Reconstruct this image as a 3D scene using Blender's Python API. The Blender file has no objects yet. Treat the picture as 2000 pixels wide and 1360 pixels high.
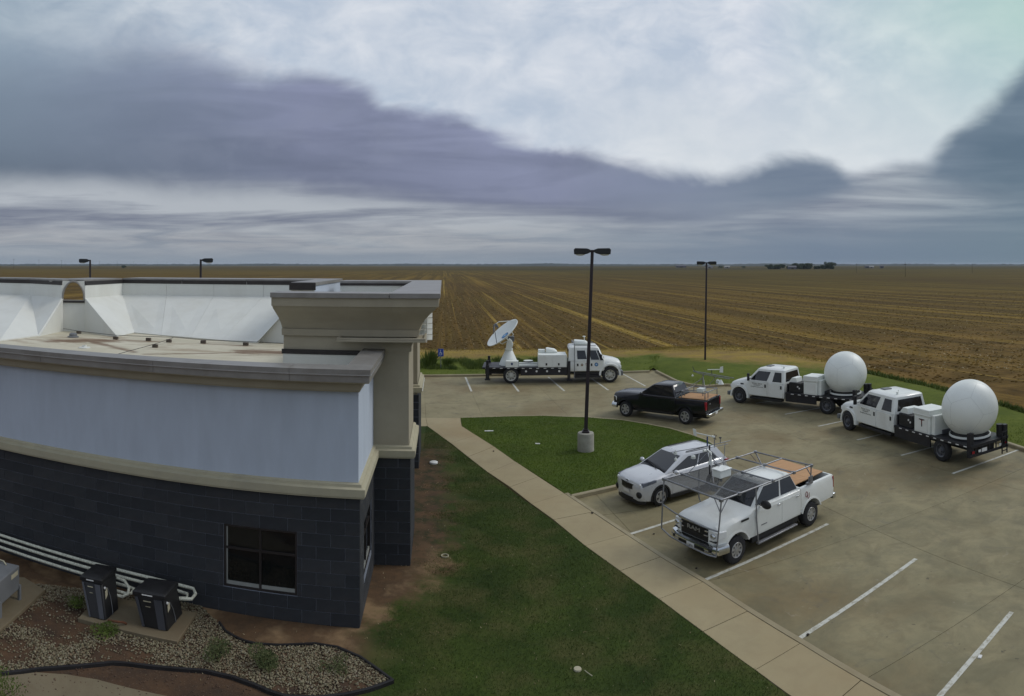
import bpy, math, random
import numpy as np
from mathutils import Vector, Matrix, noise as mn

# ------------------------------------------------------------------ camera, sky, sun, exposure
SC = bpy.context.scene
COL = SC.collection
H, F, X0, Y0 = 7.6, 1280.0, 1000.0, 517.0
cd = bpy.data.cameras.new('camera')
cam = bpy.data.objects.new('camera', cd)
COL.objects.link(cam)
cam.location = (0, 0, H)
cam.rotation_euler = (math.radians(90), 0, 0)
cd.type = 'PANO'
cd.panorama_type = 'CENTRAL_CYLINDRICAL'
cd.central_cylindrical_range_u_min = -X0 / F
cd.central_cylindrical_range_u_max = (2000 - X0) / F
cd.central_cylindrical_range_v_min = -(1360 - Y0) / F
cd.central_cylindrical_range_v_max = Y0 / F
cd.central_cylindrical_radius = 1.0
cd.clip_start = 0.05
cd.clip_end = 20000
SC.camera = cam

SC.view_settings.view_transform = 'Standard'
SC.view_settings.look = 'None'
SC.view_settings.gamma = 1
SC.view_settings.use_curve_mapping = False
SC.view_settings.exposure = 0.0
SC.render.engine = 'CYCLES'
SC.cycles.max_bounces = 6
SC.cycles.transparent_max_bounces = 12
SC.cycles.use_denoising = True
SUN_AZ, SUN_EL = math.radians(72), math.radians(42)

def srgb(r, g, b):
    def f(c):
        c /= 255
        return c / 12.92 if c <= .04045 else ((c + .055) / 1.055) ** 2.4
    return (f(r), f(g), f(b), 1)

class NT:
    """small node-tree helper"""
    def __init__(s, tree):
        s.t = tree; s.n = tree.nodes; s.l = tree.links
        s.n.clear()
    def node(s, typ, **kw):
        n = s.n.new(typ)
        for k, v in kw.items():
            setattr(n, k, v)
        return n
    def set(s, sock, v):
        if isinstance(v, bpy.types.NodeSocket):
            s.l.new(v, sock)
        elif v is not None:
            sock.default_value = v
    def math(s, op, a, b=None, c=None, clamp=False):
        n = s.node('ShaderNodeMath', operation=op, use_clamp=clamp)
        s.set(n.inputs[0], a)
        if b is not None: s.set(n.inputs[1], b)
        if c is not None: s.set(n.inputs[2], c)
        return n.outputs[0]
    def vmath(s, op, a, b=None):
        n = s.node('ShaderNodeVectorMath', operation=op)
        s.set(n.inputs[0], a)
        if b is not None: s.set(n.inputs[1], b)
        return n.outputs['Value'] if op in ('LENGTH', 'DOT_PRODUCT') else n.outputs[0]
    def comb(s, x, y, z):
        n = s.node('ShaderNodeCombineXYZ')
        s.set(n.inputs[0], x); s.set(n.inputs[1], y); s.set(n.inputs[2], z)
        return n.outputs[0]
    def sep(s, v):
        n = s.node('ShaderNodeSeparateXYZ'); s.set(n.inputs[0], v)
        return n.outputs
    def noise(s, vec, scale=1, detail=4, rough=.55, dist=0, fac=True):
        n = s.node('ShaderNodeTexNoise')
        s.set(n.inputs['Vector'], vec); n.inputs['Scale'].default_value = scale
        n.inputs['Detail'].default_value = detail; n.inputs['Roughness'].default_value = rough
        n.inputs['Distortion'].default_value = dist
        return n.outputs[0] if fac else n.outputs[1]
    def smooth(s, x, a, b, lo=0., hi=1.):
        n = s.node('ShaderNodeMapRange', interpolation_type='SMOOTHSTEP')
        s.set(n.inputs['Value'], x); s.set(n.inputs['From Min'], a); s.set(n.inputs['From Max'], b)
        n.inputs['To Min'].default_value = lo; n.inputs['To Max'].default_value = hi
        return n.outputs[0]
    def lin(s, x, a, b, lo=0., hi=1.):
        n = s.node('ShaderNodeMapRange', clamp=True)
        s.set(n.inputs['Value'], x); s.set(n.inputs['From Min'], a); s.set(n.inputs['From Max'], b)
        n.inputs['To Min'].default_value = lo; n.inputs['To Max'].default_value = hi
        return n.outputs[0]
    def mix(s, f, a, b, mode='MIX'):
        n = s.node('ShaderNodeMix', data_type='RGBA', blend_type=mode)
        s.set(n.inputs[0], f); s.set(n.inputs[6], a); s.set(n.inputs[7], b)
        return n.outputs[2]
    def curve(s, x, pts):
        n = s.node('ShaderNodeFloatCurve')
        c = n.mapping.curves[0]
        c.points[0].location = pts[0]; c.points[1].location = pts[-1]
        for p in pts[1:-1]:
            c.points.new(*p)
        for p in c.points: p.handle_type = 'AUTO'
        n.mapping.update()
        s.set(n.inputs['Value'], x)
        return n.outputs[0]

def build_world():
    w = bpy.data.worlds.new('World'); SC.world = w; w.use_nodes = True
    T = NT(w.node_tree)
    d = T.vmath('NORMALIZE', T.node('ShaderNodeTexCoord').outputs['Generated'])
    x, y, z = T.sep(d)
    az = T.math('ARCTAN2', x, y)
    rh = T.math('SQRT', T.math('ADD', T.math('MULTIPLY', x, x), T.math('MULTIPLY', y, y)))
    el = T.math('DIVIDE', z, T.math('MAXIMUM', rh, .02))
    # cloud-sheet coordinates: a flat layer seen in perspective
    zz = T.math('ADD', T.math('MAXIMUM', z, 0.0), .09)
    px = T.math('DIVIDE', x, zz); py = T.math('DIVIDE', y, zz)
    sheet = T.comb(px, py, 0)
    n_big = T.noise(sheet, 1.1, 6, .55, .3)
    M2 = lambda a_, b_, c_: T.comb(T.math('MULTIPLY', az, a_), T.math('MULTIPLY', el, b_), c_)
    n_mid = T.noise(M2(6.5, 10., 2.2), 1.6, 9, .60, .35)
    n_soft = T.noise(M2(2.0, 3.6, 6.2), 1.3, 5, .5, .2)
    # wisps in azimuth / elevation
    n_edge = T.noise(M2(5., 10., 1.7), 1.5, 8, .54, .4)
    n_lump = T.noise(M2(3., 6., 9.7), 1.5, 6, .5, .2)
    n_wave = T.noise(M2(2.2, 16., 4.4), 1.2, 6, .55, .6)
    u = T.lin(az, -.78125, .78125)
    def C(pts): return [(p[0] / 2000, (517 - p[1]) / 640) for p in pts]
    up = T.curve(u, C([(0, 60), (150, 66), (300, 68), (400, 92), (500, 126), (600, 142), (700, 172), (760, 204), (860, 226), (1000, 264), (1120, 292), (1250, 325), (1350, 338), (1450, 328), (1540, 308), (1610, 318), (1700, 352), (1770, 350), (1800, 330), (1860, 262), (1930, 200), (2000, 130)]))
    lo = T.curve(u, C([(0, 345), (300, 362), (600, 372), (800, 390), (1000, 408), (1200, 424), (1350, 428), (1500, 412), (1600, 395), (1700, 372), (1780, 356), (1850, 366), (2000, 385)]))
    ed = T.math('MULTIPLY', T.math('SUBTRACT', n_edge, .5), .13)
    el2 = T.math('MULTIPLY', el, 2.)
    du = T.math('ADD', T.math('SUBTRACT', up, el2), ed)
    dl = T.math('ADD', T.math('SUBTRACT', el2, lo), T.math('MULTIPLY', ed, .55))
    soft = T.math('ADD', .042, T.math('ADD', T.math('MULTIPLY', T.lin(u, .34, 0.), .16), T.math('MULTIPLY', T.lin(u, .84, .92), .03)))
    mu = T.smooth(du, T.math('MULTIPLY', soft, -.6), soft)
    ml = T.smooth(dl, -.05, .05)
    bank = T.math('MULTIPLY', mu, ml)
    # inside the bank
    depth = T.lin(du, 0., .42)
    bcol = T.mix(depth, srgb(146, 152, 180), srgb(106, 113, 135))
    bcol = T.mix(T.math('MULTIPLY', T.lin(n_lump, .38, .70), .55), bcol, srgb(118, 126, 147))
    bcol = T.mix(T.math('MULTIPLY', T.lin(n_wave, .45, .68), .55), bcol, srgb(99, 106, 128))
    bcol = T.mix(T.math('MULTIPLY', T.lin(n_mid, .50, .68), .30), bcol, srgb(140, 146, 166))
    bcol = T.mix(T.lin(u, .55, .75), bcol, T.mix(T.lin(n_wave, .35, .65), srgb(112, 126, 146), srgb(134, 146, 162)))
    bcol = T.mix(T.lin(u, .84, .97), bcol, T.mix(T.lin(n_wave, .35, .65), srgb(92, 112, 130), srgb(112, 130, 146)))
    bcol = T.mix(T.lin(u, .30, 0.), bcol, T.mix(T.lin(du, 0., .5), srgb(138, 154, 172), srgb(98, 110, 126)))
    # bright layer above
    top = T.mix(T.lin(n_mid, .34, .66), srgb(187, 200, 217), srgb(224, 229, 237))
    top = T.mix(T.math('MULTIPLY', T.lin(n_soft, .56, .36), .40), top, srgb(188, 200, 216))
    top = T.mix(T.math('MULTIPLY', T.smooth(u, .50, .68), T.math('MULTIPLY', T.smooth(el, .34, .16), .6)), top, srgb(224, 229, 232))
    top = T.mix(T.math('MULTIPLY', T.lin(u, .26, 0.), .9), top, T.mix(T.lin(n_mid, .34, .66), srgb(148, 166, 182), srgb(172, 188, 200)))
    top = T.mix(T.math('MULTIPLY', T.lin(u, .74, 1.), T.math('MULTIPLY', T.lin(el, .12, .38), .85)), top, srgb(180, 212, 204))
    # bands low over the horizon
    band = T.noise(M2(1.7, 22., .4), 1.3, 7, .55, .7)
    band2 = T.noise(M2(5., 54., 5.4), 1., 6, .6, .6)
    b = T.math('ADD', T.math('MULTIPLY', band, .72), T.math('MULTIPLY', band2, .28))
    b = T.math('ADD', b, T.math('MULTIPLY', T.math('MULTIPLY', T.smooth(dl, -.10, -.015), T.lin(u, .62, .15)), .16))
    low = T.mix(T.lin(b, .42, .62), srgb(114, 121, 140), srgb(178, 184, 192))
    low = T.mix(T.math('MULTIPLY', T.smooth(el, .075, .035), .6), low, T.mix(T.lin(band2, .4, .6), srgb(140, 150, 162), srgb(172, 174, 178)))
    low = T.mix(T.math('MULTIPLY', T.smooth(el, .04, .0), .9), low, srgb(138, 150, 164))
    low = T.mix(T.math('MULTIPLY', T.lin(u, .45, .80), T.smooth(el, .11, .01)), low, srgb(110, 128, 150))
    low = T.mix(T.math('MULTIPLY', T.lin(u, .82, 1.), .6), low, srgb(98, 124, 140))
    sky = T.mix(T.smooth(dl, .02, .09), low, top)
    # cut to the two sky layers by the bank, only ahead; behind the camera the same overcast goes on
    sky = T.mix(bank, sky, bcol)
    over = T.mix(T.lin(n_big, .35, .66), srgb(150, 160, 178), srgb(208, 216, 226))
    over = T.mix(T.smooth(el, .25, .02), over, srgb(150, 162, 178))
    wide = T.math('ABSOLUTE', az)
    sky = T.mix(T.smooth(wide, .80, 1.25), sky, over)
    sky = T.mix(T.smooth(el, .55, 1.1), sky, over)
    nish = T.node('ShaderNodeTexSky', sky_type='NISHITA', sun_disc=False)
    nish.sun_elevation = SUN_EL; nish.sun_rotation = SUN_AZ
    bgn = T.node('ShaderNodeBackground'); T.set(bgn.inputs[0], nish.outputs[0]); bgn.inputs[1].default_value = .05
    bg = T.node('ShaderNodeBackground'); T.set(bg.inputs[0], sky); bg.inputs[1].default_value = 1.0
    ms = T.node('ShaderNodeMixShader'); ms.inputs[0].default_value = .93
    T.l.new(bgn.outputs[0], ms.inputs[1]); T.l.new(bg.outputs[0], ms.inputs[2])
    out = T.node('ShaderNodeOutputWorld'); T.l.new(ms.outputs[0], out.inputs[0])
build_world()

sl = bpy.data.lights.new('sun', 'SUN'); sl.energy = 1.4; sl.angle = math.radians(22); sl.color = (1, .97, .92)
sun = bpy.data.objects.new('sun', sl); COL.objects.link(sun)
sdir = Vector((math.sin(SUN_AZ) * math.cos(SUN_EL), math.cos(SUN_AZ) * math.cos(SUN_EL), math.sin(SUN_EL)))
sun.rotation_euler = sdir.to_track_quat('Z', 'Y').to_euler()
sun.location = sdir * 60

# ------------------------------------------------------------------ helpers
def P(x, y, z=0.):
    """ground point (height z) seen at photo pixel x, y"""
    t = (x - X0) / F; r = (H - z) * F / (y - Y0)
    return Vector((r * math.sin(t), r * math.cos(t), z))
def Pr(x, r, z=0.):
    t = (x - X0) / F
    return Vector((r * math.sin(t), r * math.cos(t), z))

class MB:
    def __init__(s): s.v = []; s.f = []
    def add(s, vs, fs):
        b = len(s.v); s.v += [tuple(v) for v in vs]; s.f += [tuple(b + i for i in f) for f in fs]; return s
    def box(s, c, d, rz=0, m=None):
        x, y, z = d[0] / 2, d[1] / 2, d[2] / 2
        vs = [Vector(p) for p in ((-x, -y, -z), (x, -y, -z), (x, y, -z), (-x, y, -z), (-x, -y, z), (x, -y, z), (x, y, z), (-x, y, z))]
        if rz: m = Matrix.Rotation(rz, 3, 'Z')
        if m is not None: vs = [m @ v for v in vs]
        return s.add([v + Vector(c) for v in vs], [(0, 3, 2, 1), (4, 5, 6, 7), (0, 1, 5, 4), (1, 2, 6, 5), (2, 3, 7, 6), (3, 0, 4, 7)])
    def bb(s, a, b):
        return s.box([(a[i] + b[i]) / 2 for i in range(3)], [abs(b[i] - a[i]) for i in range(3)])
    def tube(s, a, b, r, n=8, r2=None, caps=True):
        a, b = Vector(a), Vector(b); d = (b - a).normalized()
        u = d.orthogonal().normalized(); w = d.cross(u); r2 = r if r2 is None else r2
        vs = []
        for p, q in ((a, r), (b, r2)):
            for i in range(n):
                t = 2 * math.pi * i / n
                vs.append(p + (u * math.cos(t) + w * math.sin(t)) * q)
        fs = [(i, (i + 1) % n, n + (i + 1) % n, n + i) for i in range(n)]
        if caps: fs += [tuple(range(n - 1, -1, -1)), tuple(range(n, 2 * n))]
        return s.add(vs, fs)
    def path(s, pts, r, n=8):
        pts = [Vector(p) for p in pts]
        ring = []; up = None
        for i, p in enumerate(pts):
            d = (pts[min(i + 1, len(pts) - 1)] - pts[max(i - 1, 0)]).normalized()
            if up is None: up = d.orthogonal().normalized()
            up = (up - d * up.dot(d)).normalized(); w = d.cross(up)
            ring.append([p + (up * math.cos(2 * math.pi * k / n) + w * math.sin(2 * math.pi * k / n)) * r for k in range(n)])
        return s.loft(ring)
    def loft(s, rings, closed=True, caps=True):
        n = len(rings[0]); vs = [v for r in rings for v in r]; fs = []
        for j in range(len(rings) - 1):
            for i in range(n if closed else n - 1):
                a = j * n + i; b = j * n + (i + 1) % n
                fs.append((a, b, b + n, a + n))
        if caps and closed: fs += [tuple(range(n - 1, -1, -1)), tuple(range((len(rings) - 1) * n, len(rings) * n))]
        return s.add(vs, fs)
    def lathe(s, prof, c=(0, 0, 0), n=24, axis='Z', closed_prof=False):
        rings = []
        for i in range(n):
            t = 2 * math.pi * i / n; ring = []
            for r, h in prof:
                p = (r * math.cos(t), r * math.sin(t), h)
                if axis == 'Y': p = (p[0], p[2], p[1])
                if axis == 'X': p = (p[2], p[0], p[1])
                ring.append(Vector(p) + Vector(c))
            rings.append(ring)
        rings.append(rings[0])
        vs = [v for r in rings[:-1] for v in r]; m = len(prof); fs = []
        for j in range(n):
            k = (j + 1) % n
            for i in range(m if closed_prof else m - 1):
                i2 = (i + 1) % m
                f = (j * m + i, k * m + i, k * m + i2, j * m + i2)
                fs.append(f if axis != 'Y' else f[::-1])
        return s.add(vs, fs)
    def prism(s, poly, lo, hi, axis='Z'):
        """poly: 2D points; Z: (x,y) up, Y: (x,z) along y, X: (y,z) along x"""
        def q(p, h):
            return (p[0], p[1], h) if axis == 'Z' else ((p[0], h, p[1]) if axis == 'Y' else (h, p[0], p[1]))
        n = len(poly)
        return s.add([q(p, lo) for p in poly] + [q(p, hi) for p in poly],
                     [tuple(range(n - 1, -1, -1)), tuple(range(n, 2 * n))] + [(i, (i + 1) % n, n + (i + 1) % n, n + i) for i in range(n)])
    def face(s, pts): return s.add(pts, [tuple(range(len(pts)))])
    def panel(s, pts, t):
        """thin solid plate: quad/polygon thickened along its normal by t"""
        pts = [Vector(p) for p in pts]
        nrm = (pts[1] - pts[0]).cross(pts[2] - pts[0]).normalized(); n = len(pts)
        return s.add(pts + [p + nrm * t for p in pts],
                     [tuple(range(n - 1, -1, -1)), tuple(range(n, 2 * n))] + [(i, (i + 1) % n, n + (i + 1) % n, n + i) for i in range(n)])
    def sphere(s, c, r, nu=24, nv=14, sx=1, sy=1, sz=1):
        prof = [(r * math.sin(math.pi * i / nv) * 1.0, -r * math.cos(math.pi * i / nv)) for i in range(nv + 1)]
        prof[0] = (1e-4, -r); prof[-1] = (1e-4, r)
        b = len(s.v); s.lathe(prof, (0, 0, 0), nu)
        for i in range(b, len(s.v)):
            v = s.v[i]; s.v[i] = (v[0] * sx + c[0], v[1] * sy + c[1], v[2] * sz + c[2])
        return s
    def sweep(s, path, prof, closed=False, caps=True):
        """profile (out, z) carried along a plan polyline; 'out' is to the right of travel, mitred"""
        n = len(path); rings = []
        for i in range(n):
            p = Vector(path[i][:2]); pz = path[i][2] if len(path[i]) > 2 else 0
            a = Vector(path[(i - 1) % n][:2]) if (closed or i > 0) else None
            b = Vector(path[(i + 1) % n][:2]) if (closed or i < n - 1) else None
            d1 = (p - a).normalized() if a is not None else (b - p).normalized()
            d2 = (b - p).normalized() if b is not None else d1
            n1 = Vector((d1.y, -d1.x)); n2 = Vector((d2.y, -d2.x))
            m = (n1 + n2).normalized(); m /= max(.35, m.dot(n1))
            rings.append([Vector((p.x + m.x * o, p.y + m.y * o, z + pz)) for o, z in prof])
        if closed: rings.append(rings[0])
        return s.loft(rings, closed=True, caps=caps and not closed)
    def xf(s, m):
        s.v = [tuple(m @ Vector(v)) for v in s.v]; return s
    def build(s, name, mat, parent=None, smooth=None, bevel=0, seg=2, loc=None):
        me = bpy.data.meshes.new(name); me.from_pydata(s.v, [], s.f); me.validate()
        return link(name, me, mat, parent, smooth, bevel, seg, loc)

def link(name, me, mat, parent=None, smooth=None, bevel=0, seg=2, loc=None):
    if mat is not None:
        for m in (mat if isinstance(mat, (list, tuple)) else [mat]): me.materials.append(m)
    o = bpy.data.objects.new(name, me); COL.objects.link(o)
    if smooth:
        me.shade_smooth(); me.set_sharp_from_angle(angle=math.radians(smooth))
    if parent: o.parent = parent
    if loc is not None: o.location = loc
    if bevel:
        b = o.modifiers.new('bevel', 'BEVEL'); b.width = bevel; b.segments = seg; b.limit_method = 'ANGLE'
        b.angle_limit = math.radians(35)
        if not smooth:
            me.shade_smooth(); me.set_sharp_from_angle(angle=math.radians(30))
    return o

def tag(o, label=None, cat=None, group=None, kind=None):
    if label: o['label'] = label
    if cat: o['category'] = cat
    if group: o['group'] = group
    if kind: o['kind'] = kind
    return o
def empty(name, loc=(0, 0, 0), rz=0, label=None, cat=None, group=None, scale=1):
    o = bpy.data.objects.new(name, None); COL.objects.link(o)
    o.empty_display_size = .3
    o.location = loc; o.rotation_euler = (0, 0, rz); o.scale = (scale,) * 3
    return tag(o, label, cat, group)
def dup(o, parent=None):
    c = o.copy(); COL.objects.link(c)
    if parent: c.parent = parent
    for ch in list(o.children): dup(ch, c)
    return c
def raw_mesh(name, V, Fc, mat, parent=None, smooth=None):
    """V (n,3) float array, Fc (m,k) int array"""
    me = bpy.data.meshes.new(name); k = Fc.shape[1]
    me.vertices.add(len(V)); me.vertices.foreach_set('co', V.astype('f').ravel())
    me.loops.add(Fc.size); me.loops.foreach_set('vertex_index', Fc.astype('i').ravel())
    me.polygons.add(len(Fc)); me.polygons.foreach_set('loop_start', np.arange(0, Fc.size, k, dtype='i'))
    me.polygons.foreach_set('loop_total', np.full(len(Fc), k, dtype='i'))
    me.update(calc_edges=True)
    return link(name, me, mat, parent, smooth)

# ------------------------------------------------------------------ materials
def mat(name, col, rough=.6, metal=0., var=.12, scale=3., bump=0., bscale=40., spec=.5, dirt=None, dirt_amt=0., stretch=(1, 1, 1), coat=0.):
    m = bpy.data.materials.new(name); m.use_nodes = True
    T = NT(m.node_tree)
    p = T.node('ShaderNodeBsdfPrincipled'); out = T.node('ShaderNodeOutputMaterial')
    T.l.new(p.outputs[0], out.inputs[0])
    co = T.node('ShaderNodeTexCoord').outputs['Object']
    if stretch != (1, 1, 1): co = T.vmath('MULTIPLY', co, Vector(stretch))
    c = Vector(col[:3])
    n1 = T.noise(co, scale, 5, .6)
    a = (*[max(0, q * (1 - var)) for q in c], 1); b = (*[q * (1 + var) for q in c], 1)
    colr = T.mix(T.lin(n1, .3, .7), a, b)
    if dirt is not None:
        n2 = T.noise(co, scale * .45, 7, .65, .4)
        colr = T.mix(T.math('MULTIPLY', T.lin(n2, .48, .72), dirt_amt), colr, dirt)
    T.set(p.inputs['Base Color'], colr)
    T.set(p.inputs['Roughness'], T.lin(n1, .2, .8, max(0, rough - .06), min(1, rough + .06)))
    p.inputs['Metallic'].default_value = metal
    p.inputs['Specular IOR Level'].default_value = spec
    if coat: p.inputs['Coat Weight'].default_value = coat; p.inputs['Coat Roughness'].default_value = .05
    if bump:
        bn = T.node('ShaderNodeBump'); bn.inputs['Strength'].default_value = bump; bn.inputs['Distance'].default_value = .01
        T.set(bn.inputs['Height'], T.noise(co, bscale, 4, .6)); T.l.new(bn.outputs[0], p.inputs['Normal'])
    return m

M = {}
M['stucco'] = mat('grey_blue_stucco', (.47, .53, .62), .9, var=.06, scale=1.2, bump=.35, bscale=60, spec=.2, dirt=(.41, .46, .53, 1), dirt_amt=.3, stretch=(2.2, 2.2, .45))
M['beige'] = mat('beige_stucco', (.36, .325, .245), .85, var=.06, scale=1.5, bump=.3, bscale=70, spec=.2, dirt=(.28, .25, .19, 1), dirt_amt=.4)
M['trim'] = mat('pale_trim_stucco', (.42, .39, .28), .85, var=.06, scale=2, bump=.25, bscale=70, spec=.2, dirt=(.27, .25, .20, 1), dirt_amt=.45)
M['coping'] = mat('grey_metal_coping', (.27, .26, .245), .42, metal=.25, var=.12, scale=2.5, dirt=(.17, .15, .13, 1), dirt_amt=.6)
M['bronze'] = mat('dark_bronze_metal', (.035, .030, .029), .45, metal=.3, var=.2)
M['membrane'] = mat('white_roof_membrane', (.66, .67, .63), .6, var=.04, scale=.8, dirt=(.50, .48, .40, 1), dirt_amt=.35, stretch=(1.5, 1.5, .35), bump=.15, bscale=6)
M['mortar'] = mat('grey_mortar', (.19, .21, .25), .9, var=.15, scale=9, spec=.2)
M['block'] = mat('dark_slate_block', (.036, .039, .044), .8, var=.2, scale=4, bump=.5, bscale=60, spec=.3, dirt=(.052, .046, .042, 1), dirt_amt=.5)
M['block2'] = mat('dark_slate_block_pale', (.042, .045, .050), .8, var=.22, scale=4, bump=.5, bscale=60, spec=.3, dirt=(.052, .046, .042, 1), dirt_amt=.5)
M['block3'] = mat('dark_slate_block_deep', (.031, .034, .039), .8, var=.22, scale=4, bump=.5, bscale=60, spec=.3)
M['glass'] = mat('dark_window_glass', (.008, .009, .009), .05, var=.2, spec=.45)
M['carglass'] = mat('tinted_car_glass', (.010, .012, .016), .05, var=.1, spec=.8)
M['interior'] = mat('pale_window_reveal', (.26, .27, .25), .7)
M['white'] = mat('white_paint', (.78, .80, .77), .32, var=.012, scale=2, spec=.5, dirt=(.5, .48, .42, 1), dirt_amt=.3, coat=.3)
M['whitegel'] = mat('white_fibreglass', (.78, .81, .77), .45, var=.04, scale=1.2, dirt=(.52, .53, .47, 1), dirt_amt=.35)
M['silver'] = mat('silver_car_paint', (.60, .615, .64), .30, metal=.25, var=.01, coat=.6)
M['blackpaint'] = mat('black_car_paint', (.006, .007, .012), .2, var=.2, spec=.5, coat=.25, dirt=(.02, .018, .016, 1), dirt_amt=.3)
M['black'] = mat('black_plastic', (.012, .012, .013), .55, var=.3, scale=6)
M['blacksteel'] = mat('black_painted_steel', (.013, .013, .018), .5, var=.35, scale=4, dirt=(.05, .042, .035, 1), dirt_amt=.35)
M['rubber'] = mat('tyre_rubber', (.018, .018, .02), .8, var=.3, scale=8, bump=.4, bscale=50)
M['alloy'] = mat('alloy_wheel', (.50, .51, .53), .35, metal=.7, var=.1)
M['steelrim'] = mat('painted_steel_rim', (.50, .50, .45), .5, var=.12, dirt=(.22, .18, .14, 1), dirt_amt=.5)
M['darkrim'] = mat('grey_steel_rim', (.13, .135, .15), .5, var=.2, metal=.3)
M['chrome'] = mat('chrome', (.60, .62, .64), .15, metal=1., var=.04)
M['galv'] = mat('galvanised_steel', (.26, .27, .29), .42, metal=.55, var=.22, scale=9, dirt=(.14, .10, .08, 1), dirt_amt=.35)
M['plywood'] = mat('plywood_sheet', (.48, .27, .125), .7, var=.16, scale=2, stretch=(1, 7, 1), dirt=(.36, .17, .07, 1), dirt_amt=.5)
M['red'] = mat('red_lamp', (.28, .01, .02), .2, var=.1)
M['crimson'] = mat('crimson_vinyl', (.20, .012, .015), .5)
M['navy'] = mat('navy_vinyl', (.02, .05, .16), .5)
M['blue'] = mat('sign_blue', (.015, .06, .36), .4, var=.08)
M['skyblue'] = mat('light_blue_vinyl', (.10, .32, .60), .5)
M['lamp'] = mat('clear_lamp_lens', (.78, .80, .80), .12, var=.05, spec=.8)
M['darklamp'] = mat('smoked_headlamp', (.10, .11, .14), .1, var=.3, spec=.9)
M['pole'] = mat('dark_bronze_pole', (.030, .022, .026), .5, var=.25, spec=.4)
M['lum'] = mat('black_luminaire', (.012, .014, .015), .4, var=.2)
M['basec'] = mat('pole_base_concrete', (.34, .33, .28), .9, var=.15, scale=4, bump=.5, bscale=30, dirt=(.20, .19, .15, 1), dirt_amt=.6)
M['pvc'] = mat('white_insulation', (.62, .63, .52), .6, var=.3, scale=40, dirt=(.03, .03, .03, 1), dirt_amt=.5)
M['greybox'] = mat('grey_painted_metal', (.15, .158, .165), .5, var=.12)
M['wood'] = mat('weathered_wood', (.10, .08, .065), .9, var=.2)
M['rust'] = mat('rusty_iron', (.12, .045, .02), .9, var=.4, scale=20)
M['edging'] = mat('black_lawn_edging', (.014, .013, .014), .6, var=.2)
M['paper'] = mat('white_litter', (.7, .7, .68), .7)
M['bark'] = mat('dark_bark', (.05, .04, .03), .9, var=.3)

def leafmat(name, c1, c2, scale=2.):
    m = bpy.data.materials.new(name); m.use_nodes = True
    T = NT(m.node_tree)
    p = T.node('ShaderNodeBsdfPrincipled'); out = T.node('ShaderNodeOutputMaterial')
    co = T.node('ShaderNodeTexCoord').outputs['Object']
    n = T.noise(co, scale, 6, .7)
    T.set(p.inputs['Base Color'], T.mix(T.lin(n, .3, .7), (*c1, 1), (*c2, 1)))
    p.inputs['Roughness'].default_value = .75; p.inputs['Specular IOR Level'].default_value = .25
    T.l.new(p.outputs[0], out.inputs[0])
    return m
M['shrub'] = leafmat('shrub_leaves', (.035, .06, .02), (.12, .13, .05), 9)
M['weed'] = leafmat('roadside_weeds', (.045, .080, .012), (.13, .165, .035), .6)
M['treeleaf'] = leafmat('far_tree_leaves', (.016, .034, .018), (.045, .07, .03), .12)
M['farwood'] = mat('far_woodland', (.040, .055, .055), .9, var=.3, scale=.01)

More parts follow.
